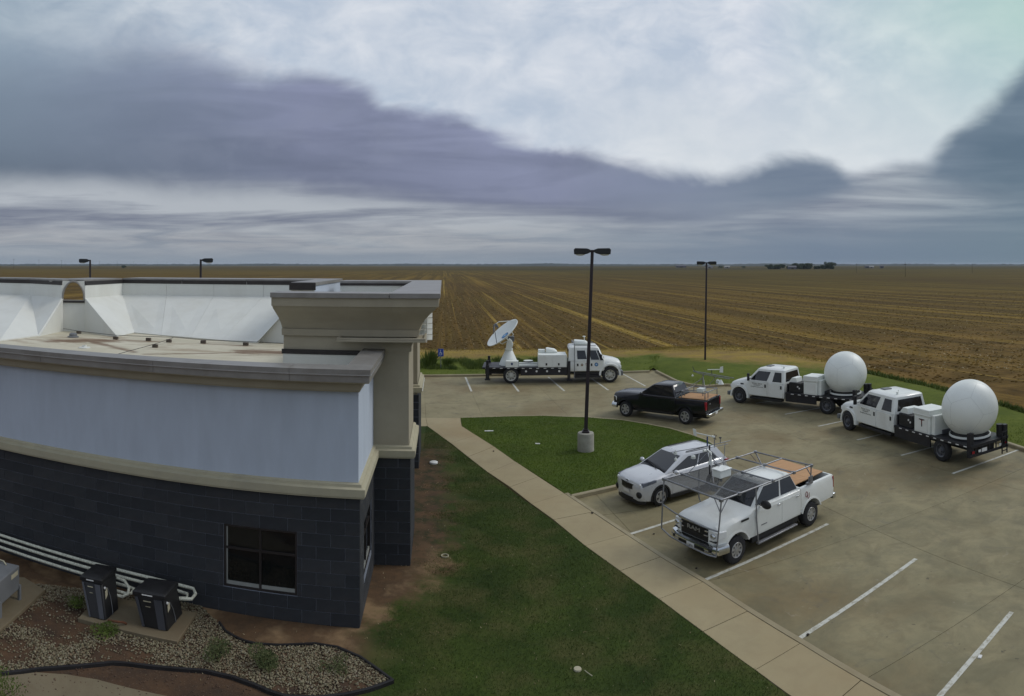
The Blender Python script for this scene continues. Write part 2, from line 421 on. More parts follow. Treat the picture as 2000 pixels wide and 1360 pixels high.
def ground_mats():
    # frame of the farm rows: u across, v along
    A = -.1055
    def uv(T):
        g = T.node('ShaderNodeNewGeometry').outputs['Position']
        x, y, z = T.sep(g)
        u = T.math('SUBTRACT', T.math('MULTIPLY', x, math.cos(A)), T.math('MULTIPLY', y, math.sin(A)))
        v = T.math('ADD', T.math('MULTIPLY', x, math.sin(A)), T.math('MULTIPLY', y, math.cos(A)))
        return g, u, v
    def base(name, rough=.9, spec=.2):
        m = bpy.data.materials.new(name); m.use_nodes = True
        T = NT(m.node_tree)
        p = T.node('ShaderNodeBsdfPrincipled'); out = T.node('ShaderNodeOutputMaterial'); T.l.new(p.outputs[0], out.inputs[0])
        p.inputs['Roughness'].default_value = rough; p.inputs['Specular IOR Level'].default_value = spec
        return m, T, p
    def tf(r, g_, b_):
        c = srgb(r, g_, b_); return (c[0] * .80, c[1] * .73, c[2] * .56, 1)
    # farmland
    m, T, p = base('ploughed_field', .95, .12)
    g, u, v = uv(T)
    rows = T.noise(T.comb(T.math('MULTIPLY', u, 1.25), T.math('MULTIPLY', v, .018), 0), 1., 3, .6, .15)
    rows2 = T.noise(T.comb(T.math('MULTIPLY', u, .22), T.math('MULTIPLY', v, .004), 4), 1., 4, .6, .1)
    clod = T.noise(T.comb(T.math('MULTIPLY', u, 1.6), T.math('MULTIPLY', v, .55), 8), 1., 6, .7, .3)
    fine = T.noise(g, 4., 5, .75)
    big = T.noise(g, .012, 4, .5)
    c = T.mix(T.lin(big, .35, .65), tf(92, 74, 44), tf(108, 94, 52))
    c = T.mix(T.math('MULTIPLY', T.lin(rows, .40, .60), .55), c, tf(74, 54, 36))
    c = T.mix(T.math('MULTIPLY', T.lin(rows2, .50, .66), .85), c, tf(150, 126, 74))
    rows3 = T.noise(T.comb(T.math('MULTIPLY', u, .62), T.math('MULTIPLY', v, .0022), 14), 1., 4, .7, .05)
    c = T.mix(T.math('MULTIPLY', T.lin(rows3, .57, .65), .9), c, tf(186, 164, 108))
    c = T.mix(T.math('MULTIPLY', T.lin(rows3, .42, .34), .55), c, tf(60, 46, 28))
    c = T.mix(T.math('MULTIPLY', T.lin(T.math('MULTIPLY', rows, T.math('ADD', clod, .45)), .47, .60), .5), c, tf(150, 126, 84))
    c = T.mix(T.math('MULTIPLY', T.lin(clod, .52, .72), .75), c, tf(62, 46, 34))
    c = T.mix(T.math('MULTIPLY', T.lin(fine, .60, .72), .55), c, tf(150, 130, 98))
    far = T.lin(v, 150., 900.)
    c = T.mix(T.math('MULTIPLY', far, .7), c, T.mix(T.lin(big, .4, .6), tf(92, 84, 40), tf(104, 94, 46)))
    strip = T.noise(T.comb(T.math('MULTIPLY', u, .0008), T.math('MULTIPLY', v, .0045), 2), 1., 3, .5)
    c = T.mix(T.math('MULTIPLY', T.math('MULTIPLY', T.smooth(v, 700., 1100.), T.lin(strip, .42, .55)), .8), c, tf(74, 66, 54))
    pr = T.math('MULTIPLY', T.smooth(v, 62., 50.), T.lin(T.noise(g, .25, 4, .6), .42, .62))
    c = T.mix(T.math('MULTIPLY', pr, .55), c, tf(152, 126, 96))
    c = T.mix(1., c, T.mix(T.smooth(T.math('ADD', u, T.math('MULTIPLY', T.math('SUBTRACT', T.noise(g, .02, 4, .6), .5), 90.)), 10., 170.), (.86, .85, .56, 1), (.64, .68, .34, 1)), 'MULTIPLY')  # more olive to the right, and darker with some lens vignette in the colour
    T.set(p.inputs['Base Color'], c)
    b = T.node('ShaderNodeBump'); b.inputs['Strength'].default_value = .7; b.inputs['Distance'].default_value = .12
    T.set(b.inputs['Height'], T.math('ADD', T.math('MULTIPLY', rows, .6), T.math('ADD', clod, T.math('MULTIPLY', fine, .3))))
    T.l.new(b.outputs[0], p.inputs['Normal'])
    M['field'] = m
    # lawn with bare soil by the walls
    def lawn(name, soil, dry, gcol=((.024, .042, .008, 1), (.056, .082, .014, 1))):
        m, T, p = base(name, .9, .15)
        g, u, v = uv(T)
        n1 = T.noise(g, .55, 5, .6); n2 = T.noise(g, 7., 6, .75); n3 = T.noise(g, 45., 3, .7); n4 = T.noise(g, .9, 4, .5)
        c = T.mix(T.lin(n1, .3, .7), gcol[0], gcol[1])
        c = T.mix(T.math('MULTIPLY', T.lin(n2, .45, .75), .5), c, (.016, .030, .010, 1))
        c = T.mix(T.math('MULTIPLY', T.lin(n4, .45, .66), .65 * dry), c, (.090, .082, .030, 1))
        c = T.mix(T.math('MULTIPLY', T.lin(n3, .62, .72), .35), c, (.13, .12, .075, 1))
        if soil:
            edge = T.math('ADD', T.lin(v, 13.2, 16.6, -1.75, .10), T.math('MULTIPLY', T.math('SUBTRACT', T.noise(g, 1.5, 7, .7), .5), 2.6))
            k = T.smooth(T.math('SUBTRACT', u, edge), .55, -.45)
            k = T.math('MULTIPLY', k, T.smooth(v, 30., 25.))
            k = T.math('MAXIMUM', k, T.math('MULTIPLY', T.smooth(v, 13.8, 13.1), T.smooth(u, -1.2, -1.9)))
            s = T.mix(T.lin(T.noise(g, 1.6, 6, .7), .35, .65), (.13, .078, .042, 1), (.065, .044, .028, 1))
            s = T.mix(T.math('MULTIPLY', T.lin(T.noise(g, .8, 4, .6), .48, .62), T.smooth(v, 19., 15.5)), s, (.25, .165, .09, 1))
            s = T.mix(T.math('MULTIPLY', T.lin(T.noise(g, 2.2, 6, .7), .45, .6), T.math('MULTIPLY', T.smooth(v, 15.5, 18.5), .9)), s, (.036, .038, .018, 1))
            c = T.mix(k, c, s)
        T.set(p.inputs['Base Color'], c)
        b = T.node('ShaderNodeBump'); b.inputs['Strength'].default_value = .6; b.inputs['Distance'].default_value = .03
        T.set(b.inputs['Height'], n2); T.l.new(b.outputs[0], p.inputs['Normal'])
        return m
    M['lawn'] = lawn('mown_lawn', True, 1.)
    M['lawn2'] = lawn('island_lawn', False, .25, ((.044, .074, .008, 1), (.080, .118, .012, 1)))
    # verge: green by the kerb, dry straw towards the field
    m, T, p = base('rough_verge', .95, .12)
    at = T.node('ShaderNodeAttribute', attribute_name='dry').outputs['Fac']
    g, u, v = uv(T)
    n1 = T.noise(g, .5, 5, .6); n2 = T.noise(g, 3., 6, .7)
    gr = T.mix(T.lin(n1, .3, .7), (.070, .095, .012, 1), (.115, .140, .022, 1))
    gr = T.mix(T.math('MULTIPLY', T.lin(n2, .5, .7), .5), gr, (.050, .070, .012, 1))
    dr = T.mix(T.lin(n1, .35, .65), (.30, .215, .045, 1), (.22, .150, .055, 1))
    dr = T.mix(T.math('MULTIPLY', T.lin(n2, .5, .7), .5), dr, (.12, .095, .035, 1))
    k = T.smooth(T.math('ADD', at, T.math('MULTIPLY', T.math('SUBTRACT', n1, .5), .6)), .36, .62)
    T.set(p.inputs['Base Color'], T.mix(k, gr, dr))
    b = T.node('ShaderNodeBump'); b.inputs['Strength'].default_value = .6; b.inputs['Distance'].default_value = .1
    T.set(b.inputs['Height'], n2); T.l.new(b.outputs[0], p.inputs['Normal'])
    M['verge'] = m
    # bare soil
    m, T, p = base('bare_red_soil', .95, .12)
    g, u, v = uv(T)
    c = T.mix(T.lin(T.noise(g, 1.4, 6, .65), .35, .65), (.105, .062, .036, 1), (.055, .038, .028, 1))
    c = T.mix(T.math('MULTIPLY', T.lin(T.noise(g, 30, 4, .7), .6, .7), .5), c, (.25, .20, .15, 1))
    T.set(p.inputs['Base Color'], c)
    b = T.node('ShaderNodeBump'); b.inputs['Strength'].default_value = .5; b.inputs['Distance'].default_value = .03
    T.set(b.inputs['Height'], T.noise(g, 12, 5, .7)); T.l.new(b.outputs[0], p.inputs['Normal'])
    M['soil'] = m
    # concrete
    def conc(name, c1, c2, st, amt):
        m, T, p = base(name, .8, .3)
        g, u, v = uv(T)
        n1 = T.noise(g, .45, 6, .6, .3); n2 = T.noise(g, 1.7, 6, .65, .6); n3 = T.noise(g, 60, 3, .7); n4 = T.noise(g, .23, 5, .55, .2); n5 = T.noise(g, 3.1, 7, .7, 1.2)
        oi = T.node('ShaderNodeObjectInfo').outputs['Random']
        c = T.mix(T.lin(n1, .3, .7), c1, c2)
        c = T.mix(T.math('MULTIPLY', T.lin(n2, .46, .74), amt), c, st)
        c = T.mix(T.math('MULTIPLY', T.lin(n4, .48, .66), amt * .9), c, (st[0] * 1.15, st[1] * 1.0, st[2] * .85, 1))
        if name == 'parking_concrete':
            c = T.mix(T.math('MULTIPLY', T.lin(T.noise(g, .6, 7, .7, .8), .40, .62), T.math('MULTIPLY', T.smooth(v, 24., 15.), .55)), c, (.125, .118, .070, 1))  # stains deepened on the near slabs: lens vignette put into the colour
            c = T.mix(T.math('MULTIPLY', T.lin(T.noise(g, .9, 6, .7, 1.5), .58, .70), .45), c, (.10, .10, .085, 1))
            c = T.mix(T.math('MULTIPLY', T.lin(T.noise(g, 5.5, 3, .5), .72, .76), .7), c, (.05, .045, .035, 1))
            c = T.mix(T.math('MULTIPLY', T.lin(T.noise(g, 1.3, 7, .7, 2.), .62, .70), .4), c, (.36, .32, .24, 1))
        c = T.mix(T.math('MULTIPLY', T.lin(n5, .56, .74), amt * .5), c, (c2[0] * .72, c2[1] * .74, c2[2] * .8, 1))
        c = T.mix(T.math('MULTIPLY', T.lin(n3, .55, .75), .25), c, (c1[0] * .55, c1[1] * .55, c1[2] * .55, 1))
        c = T.mix(T.math('MULTIPLY', oi, .14), c, st)
        T.set(p.inputs['Base Color'], c)
        T.set(p.inputs['Roughness'], T.lin(n1, .3, .7, .62, .85))
        b = T.node('ShaderNodeBump'); b.inputs['Strength'].default_value = .25; b.inputs['Distance'].default_value = .01
        T.set(b.inputs['Height'], n3); T.l.new(b.outputs[0], p.inputs['Normal'])
        return m
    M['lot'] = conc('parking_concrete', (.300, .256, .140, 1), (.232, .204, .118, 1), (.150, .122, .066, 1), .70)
    M['walk'] = conc('walkway_concrete', (.375, .310, .180, 1), (.325, .272, .160, 1), (.26, .205, .12, 1), .45)
    M['pad'] = conc('pad_concrete', (.20, .165, .105, 1), (.165, .14, .09, 1), (.12, .085, .05, 1), .5)  # darker copy of the walkway concrete, corner vignette put into its colour
    M['kerb'] = conc('kerb_concrete', (.36, .31, .20, 1), (.30, .26, .165, 1), (.20, .165, .10, 1), .5)
    # worn white paint
    m, T, p = base('worn_white_road_paint', .7, .3)
    g, u, v = uv(T)
    k = T.lin(T.noise(g, 7, 7, .78), .49, .62)
    T.set(p.inputs['Base Color'], T.mix(T.math('MULTIPLY', k, .75), (.54, .54, .48, 1), (.25, .22, .15, 1)))
    M['paint'] = m
    # roof deck with water stains
    m, T, p = base('stained_roof_membrane', .6, .3)
    g, u, v = uv(T)
    c = T.mix(T.lin(T.noise(g, .5, 5, .6), .35, .65), (.60, .56, .44, 1), (.50, .46, .34, 1))
    st = T.noise(T.comb(T.math('MULTIPLY', u, .26), T.math('MULTIPLY', v, 1.0), 2.), 1., 7, .62, 1.1)
    band = T.math('MULTIPLY', T.smooth(v, 19.5, 21.5), T.smooth(v, 25.6, 24.2))
    c = T.mix(T.math('MULTIPLY', T.math('MULTIPLY', T.lin(st, .50, .60), band), .6), c, (.26, .17, .10, 1))
    wob = T.noise(T.comb(T.math('MULTIPLY', u, .5), T.math('MULTIPLY', v, 1.6), 9.), 1., 7, .68, .8)
    def uvp(x, y):
        t = (x - 865) / F; r = (H - 4.55) * F / (y - Y0); return r * math.sin(t), r * math.cos(t)
    for q0, q, w, am in (((118, 666), (200, 666), .9, .9), ((165, 664), (262, 688), .30, .8), ((200, 664), (300, 668), .35, .55), ((285, 692), (500, 688), .22, .7), ((480, 688), (560, 690), .9, .9), ((400, 672), (480, 676), .30, .7)):
        a_, b_ = uvp(*q0), uvp(*q); dx, dy = b_[0] - a_[0], b_[1] - a_[1]; L2 = dx * dx + dy * dy
        t = T.math('ADD', T.math('MULTIPLY', T.math('SUBTRACT', u, a_[0]), dx / L2), T.math('MULTIPLY', T.math('SUBTRACT', v, a_[1]), dy / L2), clamp=True)
        ex = T.math('SUBTRACT', u, T.math('ADD', a_[0], T.math('MULTIPLY', t, dx))); ey = T.math('SUBTRACT', v, T.math('ADD', a_[1], T.math('MULTIPLY', t, dy)))
        d_ = T.math('SQRT', T.math('ADD', T.math('MULTIPLY', ex, ex), T.math('MULTIPLY', ey, ey)))
        k = T.smooth(T.math('ADD', d_, T.math('MULTIPLY', T.math('SUBTRACT', wob, .5), w * 3.)), w, w * .15)
        c = T.mix(T.math('MULTIPLY', k, am), c, (.155, .085, .042, 1))
    c = T.mix(T.math('MULTIPLY', T.lin(T.noise(g, 3, 5, .6), .5, .75), .3), c, (.40, .33, .24, 1))
    T.set(p.inputs['Base Color'], c); M['deck'] = m
    # stones: colour by face island
    m, T, p = base('pale_gravel', .85, .25)
    r = T.node('ShaderNodeNewGeometry').outputs['Random Per Island']
    ramp = T.node('ShaderNodeValToRGB'); ramp.color_ramp.interpolation = 'LINEAR'
    e = ramp.color_ramp.elements
    e[0].color = (.09, .065, .04, 1); e[1].color = (.30, .28, .21, 1)
    for ps, cl in ((.3, (.17, .15, .09, 1)), (.6, (.26, .235, .155, 1)), (.85, (.17, .12, .075, 1))):
        q = e.new(ps); q.color = cl
    T.l.new(r, ramp.inputs[0]); T.set(p.inputs['Base Color'], ramp.outputs[0]); M['gravel'] = m
    # blades
    for nm, a, bb_ in (('blade', (.030, .058, .012, 1), (.085, .115, .026, 1)), ('blade2', (.055, .10, .008, 1), (.12, .165, .016, 1)), ('straw', (.20, .15, .07, 1), (.46, .39, .25, 1)), ('dryblade', (.17, .13, .03, 1), (.36, .28, .08, 1))):
        m, T, p = base('grass_' + nm, .8, .15)
        r = T.node('ShaderNodeNewGeometry').outputs['Random Per Island']
        T.set(p.inputs['Base Color'], T.mix(r, a, bb_)); M[nm] = m
ground_mats()

# ------------------------------------------------------------------ ground, field, lot
PHI = -.1055
def BU(u, v, z=0.):          # building / farm-row frame -> world
    return Vector((u * math.cos(PHI) + v * math.sin(PHI), -u * math.sin(PHI) + v * math.cos(PHI), z))
def toUV(p):
    return (p[0] * math.cos(PHI) - p[1] * math.sin(PHI), p[0] * math.sin(PHI) + p[1] * math.cos(PHI))
ZL = -.12
rng = np.random.default_rng(7)
random.seed(5)

b = MB(); n = 96
rings = []
for r in (0, 40, 120, 400, 1500, 9000):
    rings.append([Vector((max(r, .01) * math.sin(2 * math.pi * i / n), max(r, .01) * math.cos(2 * math.pi * i / n), -.30)) for i in range(n)])
b.loft(rings[::-1], caps=False)
tag(b.build('field', M['field']), kind='structure')

WL = [(822, 833), (835, 833), (880, 867), (922, 900), (996, 957), (1081, 1018), (1143, 1067), (1216, 1120), (1287, 1171), (1373, 1235), (1475, 1309), (1540, 1360), (1640, 1440)]
wl = [P(*q) for q in WL]
poly = [(p.x, p.y) for p in wl] + [(8, 5), (9, -12), (-40, -12), (-40, 30), (-22, 38), tuple(BU(-6, 31)[:2])]
b = MB(); b.prism(poly[::-1], -.32, 0)
o = b.build('lawn', M['lawn']); tag(o, kind='structure')

# middle island
ISL_T = [(900, 817), (1000, 814), (1059, 813), (1147, 816), (1212, 821), (1262, 829), (1309, 838), (1349, 850), (1380, 861), (1396, 872)]
ISL_B = [(1396, 880), (1386, 888), (1206, 947), (1112, 968)]
ISL_L = [(1107, 967), (1059, 935), (1003, 900), (965, 873), (930, 851), (902, 833)]
isl = [P(*q) for q in ISL_T + ISL_B + ISL_L]
b = MB(); b.prism([(p.x, p.y) for p in isl][::-1], -.3, .012)
tag(b.build('island_lawn', M['lawn2']), kind='structure')
def kerb(path, sign, w=.13, name='kerb'):
    pts = [(p.x, p.y) for p in path]
    a, c = (0, w) if sign > 0 else (-w, 0)
    prof = [(a, -.26), (a, .022), (c - .03 if sign > 0 else c, .022), (c, -.005) if sign > 0 else (c, .022), (c, -.26)]
    if sign < 0: prof = [(c, -.26), (c, .022), (a + .03, .022), (a, -.005), (a, -.26)]
    mb = MB(); mb.sweep(pts, prof); return mb
mb = kerb(isl[:len(ISL_T)] + isl[len(ISL_T):len(ISL_T) + len(ISL_B)], -1)
tag(mb.build('island_kerb', M['kerb']), kind='structure')

# walkway slabs
PL = [(835, 833), (880, 866), (914, 893), (954, 924), (996, 952), (1038, 985), (1081, 1016), (1143, 1067), (1211, 1116), (1287, 1171), (1373, 1235), (1475, 1310), (1600, 1400), (1730, 1500)]
PR = [(902, 833), (930, 851), (965, 873), (1006, 902), (1052, 932), (1103, 965), (1157, 1001), (1223, 1045), (1290, 1089), (1373, 1138), (1460, 1195), (1563, 1258), (1682, 1330), (1850, 1420)]
path_root = empty('path', (0, 0, 0)); path_root['kind'] = 'structure'
def slab(name, pts, z0, z1, mt, parent, gap=.008):
    c = sum((Vector((p[0], p[1])) for p in pts), Vector((0, 0))) / len(pts)
    q = []
    for p in pts:
        d = Vector((p[0], p[1])) - c; L = d.length
        q.append(c + d * (1 - gap * 1.3 / max(L, .1)))
    mb = MB(); mb.prism([(a.x - c.x, a.y - c.y) for a in q], z0, z1)
    o = mb.build(name, mt, parent, loc=(c.x, c.y, 0)); return o
def ccw(pts):
    a = sum(pts[i][0] * pts[(i + 1) % len(pts)][1] - pts[(i + 1) % len(pts)][0] * pts[i][1] for i in range(len(pts)))
    return pts if a > 0 else pts[::-1]
slab('slab', ccw([P(*q) for q in [(790, 817), (832, 817), (835, 833), (790, 833)]]), -.14, .006, M['walk'], path_root)
slab('slab', ccw([P(*q) for q in [(832, 817), (899, 817), (902, 833), (835, 833)]]), -.14, .006, M['walk'], path_root)
for i in range(len(PL) - 1):
    q = [P(*PL[i]), P(*PR[i]), P(*PR[i + 1]), P(*PL[i + 1])]
    slab('slab', ccw(q), -.14, .010 + .003 * (i % 2), M['walk'], path_root)
mb = MB(); kp = [P(*q) for q in PR[5:]]
mb = kerb(kp, -1, .16); tag(mb.build('walkway_kerb', M['kerb']), kind='structure')
mb = kerb([P(790, 815), P(899, 815)], -1, .10)

# lot: cast slabs in two grids
def clip(poly, p, nrm):
    out = []
    for i in range(len(poly)):
        a, c = poly[i], poly[(i + 1) % len(poly)]
        da, dc = (a - p).dot(nrm), (c - p).dot(nrm)
        if da >= 0: out.append(a)
        if (da >= 0) != (dc >= 0): out.append(a + (c - a) * (da / (da - dc)))
    return out
lot_root = empty('parking_lot', (0, 0, 0)); lot_root['kind'] = 'structure'
s1 = P(790, 817, ZL).xy; s2 = P(1396, 866, ZL).xy
sd = (s2 - s1).normalized(); sn = Vector((sd.y, -sd.x))     # points to the near side
k1 = P(822, 731, ZL).xy; k2 = P(1268, 722.6, ZL).xy; k3 = P(1700, 795.5, ZL).xy; k4 = P(1964, 860, ZL).xy
def rt(a, c):
    d = (c - a).normalized(); return Vector((d.y, -d.x))
def grid(org, ax, al, bl, keep):
    ay = Vector((-ax.y, ax.x))
    for i in range(len(al) - 1):
        for j in range(len(bl) - 1):
            q = [org + ax * a + ay * c for a, c in ((al[i], bl[j]), (al[i + 1], bl[j]), (al[i + 1], bl[j + 1]), (al[i], bl[j + 1]))]
            q = clip(q, s1, keep)
            if len(q) > 2: q = clip(q, k1, rt(k1, k2))
            if len(q) > 2: q = clip(q, k3, rt(k3, k4))
            if len(q) < 3: continue
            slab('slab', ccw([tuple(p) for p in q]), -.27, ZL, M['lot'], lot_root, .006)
g0 = P(1400, 1156, ZL).xy; j1 = P(1631, 1000, ZL).xy; j2 = P(1934, 1127, ZL).xy
ax = (j1 - j2).normalized()                                # away along the walkway
if ax.y < 0: ax = -ax
ay = Vector((-ax.y, ax.x))
b1 = (j1 - g0).dot(ay)                                     # negative: to the right
a1 = (P(1766, 1283, ZL).xy - g0).dot(ax)
al = [a1 + 5.0 * k for k in range(-8, 9)]
bl = sorted([0.6, 4.8, 9.5,  b1, b1 * 2.02, b1 * 3.04, b1 * 4.1, b1 * 5.2, b1 * 6.3, 15])
grid(g0, ax, al, bl, sn)
t0 = P(921, 765, ZL).xy; t1 = P(909, 737, ZL).xy
ax2 = (t1 - t0).normalized()
xs = [(P(x, 765, ZL).xy - t0).dot(Vector((-ax2.y, ax2.x))) for x in (1345, 1200, 1062, 921, 829, 740, 640, 540)]
xs += [min(xs) - 4.3 * k for k in (1, 2, 3, 4)]
grid(t0, ax2, [-33, -27, -21, -15, -9.2, -3.3, 2.6, 8.5, 12], sorted(xs), -sn)

# outer kerb and rough verge
IN = [(640, 733), (822, 732.5), (1000, 730), (1150, 727), (1268, 724), (1276, 719), (1284, 724), (1323, 743), (1349, 750), (1377, 753), (1417, 750), (1480, 752), (1560, 763), (1700, 797), (1830, 830), (1964, 862), (2100, 905), (2250, 960)]
OUT = [(640, 681), (822, 681), (1000, 681), (1150, 681), (1268, 680), (1290, 679), (1310, 678), (1345, 676), (1385, 675), (1430, 675), (1480, 679), (1540, 688), (1620, 704), (1696, 724), (1800, 746), (1959, 788), (2100, 835), (2250, 880)]
DRY = [1, 1, 1, 1, 1, 1.05, 1.1, 1.2, 1.3, 1.3, 1.3, 1.2, .8, .5, .45, .4, .4, .4]
def resample(pts, k=5):
    out = []
    for i in range(len(pts) - 1):
        for j in range(k):
            t = j / k; out.append(tuple(pts[i][m] * (1 - t) + pts[i + 1][m] * t for m in range(len(pts[i]))))
    out.append(tuple(pts[-1])); return out
inn = [P(*q) for q in IN]; ou = [P(q[0], q[1], -.25) for q in OUT]
ri = resample([(p.x, p.y) for p in inn]); ro = resample([(p.x, p.y) for p in ou]); rd = resample([(d,) for d in DRY])
NA = 14; V = []; D = []
def verge_z(t, i, x, y):
    hump = .35 * math.exp(-((x - 13.5) ** 2 + (y - 45) ** 2) / 40.)
    z = .02 + (math.sin(t * math.pi) * .05) - .35 * max(0, (t - .72) / .28) + hump * math.sin(math.pi * min(1, t))
    return z + (.05 * mn.noise(Vector((x * .5, y * .5, 0))) if 0 < t < 1 else 0)
for i in range(len(ri)):
    for j in range(NA + 1):
        t = j / NA
        x = ri[i][0] * (1 - t) + ro[i][0] * t; y = ri[i][1] * (1 - t) + ro[i][1] * t
        V.append((x, y, verge_z(t, i, x, y))); D.append(t * rd[i][0])
Fc = [(i * (NA + 1) + j, (i + 1) * (NA + 1) + j, (i + 1) * (NA + 1) + j + 1, i * (NA + 1) + j + 1) for i in range(len(ri) - 1) for j in range(NA)]
verge = raw_mesh('grass_verge', np.array(V), np.array(Fc), M['verge'], smooth=60)
a = verge.data.attributes.new('dry', 'FLOAT', 'POINT'); a.data.foreach_set('value', np.array(D, dtype='f'))
tag(verge, kind='structure')
mb = kerb(inn[:5], 1, .16); tag(mb.build('far_kerb', M['kerb']), kind='structure')
mb = kerb(inn[6:], 1, .16); tag(mb.build('side_kerb', M['kerb']), kind='structure')

# painted stall lines
def stall(p0, p1, w=.10, ext=None, flip=False):
    a, c = P(*p0, ZL).xy, P(*p1, ZL).xy
    d = (c - a).normalized()
    if ext: c = a + d * ext
    s = Vector((-d.y, d.x)) * w / 2
    mb = MB(); o = (a + c) / 2; L = (c - a).length
    k = max(2, int(L / .12)); vs = []
    for i in range(k + 1):
        q = a + (c - a) * (i / k) - o
        e1 = random.uniform(-.006, .006); e2 = random.uniform(-.006, .006)
        vs += [(q.x - s.x * (1 + e1 / w), q.y - s.y * (1 + e1 / w), 0), (q.x + s.x * (1 + e2 / w), q.y + s.y * (1 + e2 / w), 0)]
    mb.add(vs, [(2 * i, 2 * i + 2, 2 * i + 3, 2 * i + 1) for i in range(k)])
    ob = mb.build('stall_line', M['paint'], lot_root, loc=(o.x, o.y, ZL + .004)); return ob
stall((824, 764), (828, 738), .12); stall((921, 765), (909, 737), .12); stall((1013, 765), (992, 737.5), .12)
stall((1102.4, 764), (1070.6, 736.5), .12); stall((1188, 762.5), (1157.6, 741), .12, 4.3); stall((1260.6, 754.4), (1215, 729.7), .12)
LEN = (P(1860, 925.6, ZL) - P(1989, 879, ZL)).length
for p0, p1 in (((1476, 788), (1498.5, 785)), ((1533.6, 809.5), (1601, 797)), ((1597.8, 833), (1640, 824)), ((1674, 859.7), (1696, 854.6)), ((1760, 890), (1788, 882.5)), ((1860, 925.6), (1989, 879))):
    stall(p0, p1, .12, LEN)
L1 = (P(1375, 1134, ZL) - P(1617, 1023.5, ZL)).length
stall((1231, 1043.5), (1312, 1018), .11, L1); stall((1375, 1134), (1617, 1023.5), .11); stall((1561, 1247.5), (1789, 1092), .11)
stall((1834, 1362), (1976, 1196), .11)

# small scraps lying about
def lump(name, p, r, mt, label, cat, hz=.5, group=None):
    mb = MB(); mb.sphere((0, 0, r * hz * .8), r, 7, 5, 1, .75, hz)
    for i, v in enumerate(mb.v):
        k = 1 + .3 * mn.noise(Vector(v) * 30 / max(r * 20, .1)); mb.v[i] = (v[0] * k, v[1] * k, v[2])
    return tag(mb.build(name, mt, loc=p), label, cat, group)
def disc(name, p, r, mt, label, cat, hgt=.05, ringed=False):
    mb = MB()
    if ringed: mb.lathe([(r * .8, 0), (r, 0), (r, hgt), (r * .8, hgt)], n=24, closed_prof=True)
    else: mb.lathe([(r, 0), (r, hgt), (r * .9, hgt + .012), (.001, hgt + .015)], n=24)
    return tag(mb.build(name, mt, loc=p, smooth=40), label, cat)
disc('utility_cover', P(847, 905), .16, M['paper'], 'round white cover lying on bare soil beside the far dark pier', 'utility cover')
disc('pipe_ring', P(869, 1087), .10, M['trim'], 'pale round ring half sunk in the soil by the near pier', 'pipe ring', .03, True)
disc('valve_cover', P(1128, 1309), .075, M['trim'], 'small round grey cover in the lawn near the lower edge', 'valve cover', .02)
mb = MB(); mb.box((0, 0, .02), (.40, .12, .03), .1); tag(mb.build('litter', M['paper'], loc=P(955, 843)), 'flat white scrap on the island grass close to the walkway', 'litter')
mb = MB(); mb.box((0, 0, .02), (.20, .10, .03), -.2); tag(mb.build('litter', M['paper'], loc=P(1050, 868)), 'small pale scrap on the island grass left of the lamp base', 'litter')
mb = MB(); mb.path([(0, 0, .02), (.05, -.1, .03), (.12, -.18, .02)], .008, 6); tag(mb.build('stick', M['trim'], loc=P(1142, 1312)), 'thin pale stick on the lawn beside the small round cover', 'stick')
mb = MB(); mb.box((0, 0, .01), (.10, .07, .02), .6); tag(mb.build('litter', M['paper'], loc=P(1914, 1284, ZL)), 'tiny white scrap on the concrete right of the last stall line', 'litter')
lump('clod', P(1157, 1003, .02), .045, M['bark'], 'dark clod on the walkway edge before the silver car', 'clod')
lump('clod', P(1277, 1044, ZL), .035, M['bark'], 'small black clod beside the stall line under the steel frame', 'clod')
lump('clod', P(1360, 1111, ZL), .035, M['bark'], 'small black clod on the concrete below the big pickup', 'clod')
lump('clod', P(1578, 1241, ZL + .008), .04, M['bark'], 'dark clod lying on the near end of the middle stall line', 'clod')
lump('clod', P(964, 882, .02), .04, M['bark'], 'brown clod on the upper walkway slabs', 'clod')

# ------------------------------------------------------------------ building
bl_root = empty('building', BU(-6, 20), -PHI, 'low commercial building with dark block base, stucco walls and white roof', 'building')
def BP(mb, name, mt, parent=None, **k):
    """mesh given in (u, v, z) building coordinates"""
    if parent is None:
        mb.v = [(x + 6, y - 20, z) for x, y, z in mb.v]
        return mb.build(name, mt, bl_root, **k)
    mb.v = [(x + 6, y - 20, z) for x, y, z in mb.v]
    return mb.build(name, mt, parent, **k)
VF, UE, VT = 13.57, -1.73, 16.5      # front wall, east wall, tower front
UL = -17.0
WZ0, WZ1 = .548, 1.918
W1 = (-4.72, -3.07); W2 = (14.3, 15.85)
ZB = 2.74                            # top of the block base
# cores (mortar-coloured) set 8 mm behind the faces of the blocks
mb = MB(); e = .010; t = .2
for a, c, z0, z1 in ((UL, W1[0], -.3, ZB), (W1[1], UE - e, -.3, ZB), (W1[0], W1[1], -.3, WZ0), (W1[0], W1[1], WZ1, ZB)):
    mb.bb((a, VF + e, z0), (c, VF + t, z1))
for a, c, z0, z1 in ((VF + t, W2[0], -.3, ZB), (W2[1], VT + .3, -.3, ZB), (W2[0], W2[1], -.3, WZ0 + .1), (W2[0], W2[1], 2.0, ZB)):
    mb.bb((UE - t, a, z0), (UE - e, c, z1))
mb.bb((-2.2, VT + e, -.3), (-.82 - e, 19.0, ZB))
mb.bb((-2.2, 19.0, -.3), (-1.15, 24.4, ZB))
mb.bb((-2.2, 24.4, -.3), (-.90 - e, 27.2, ZB))
mb.bb((-2.2, 27.2, -.3), (-1.15, 30.5, ZB))
BP(mb, 'base_wall', M['mortar'])
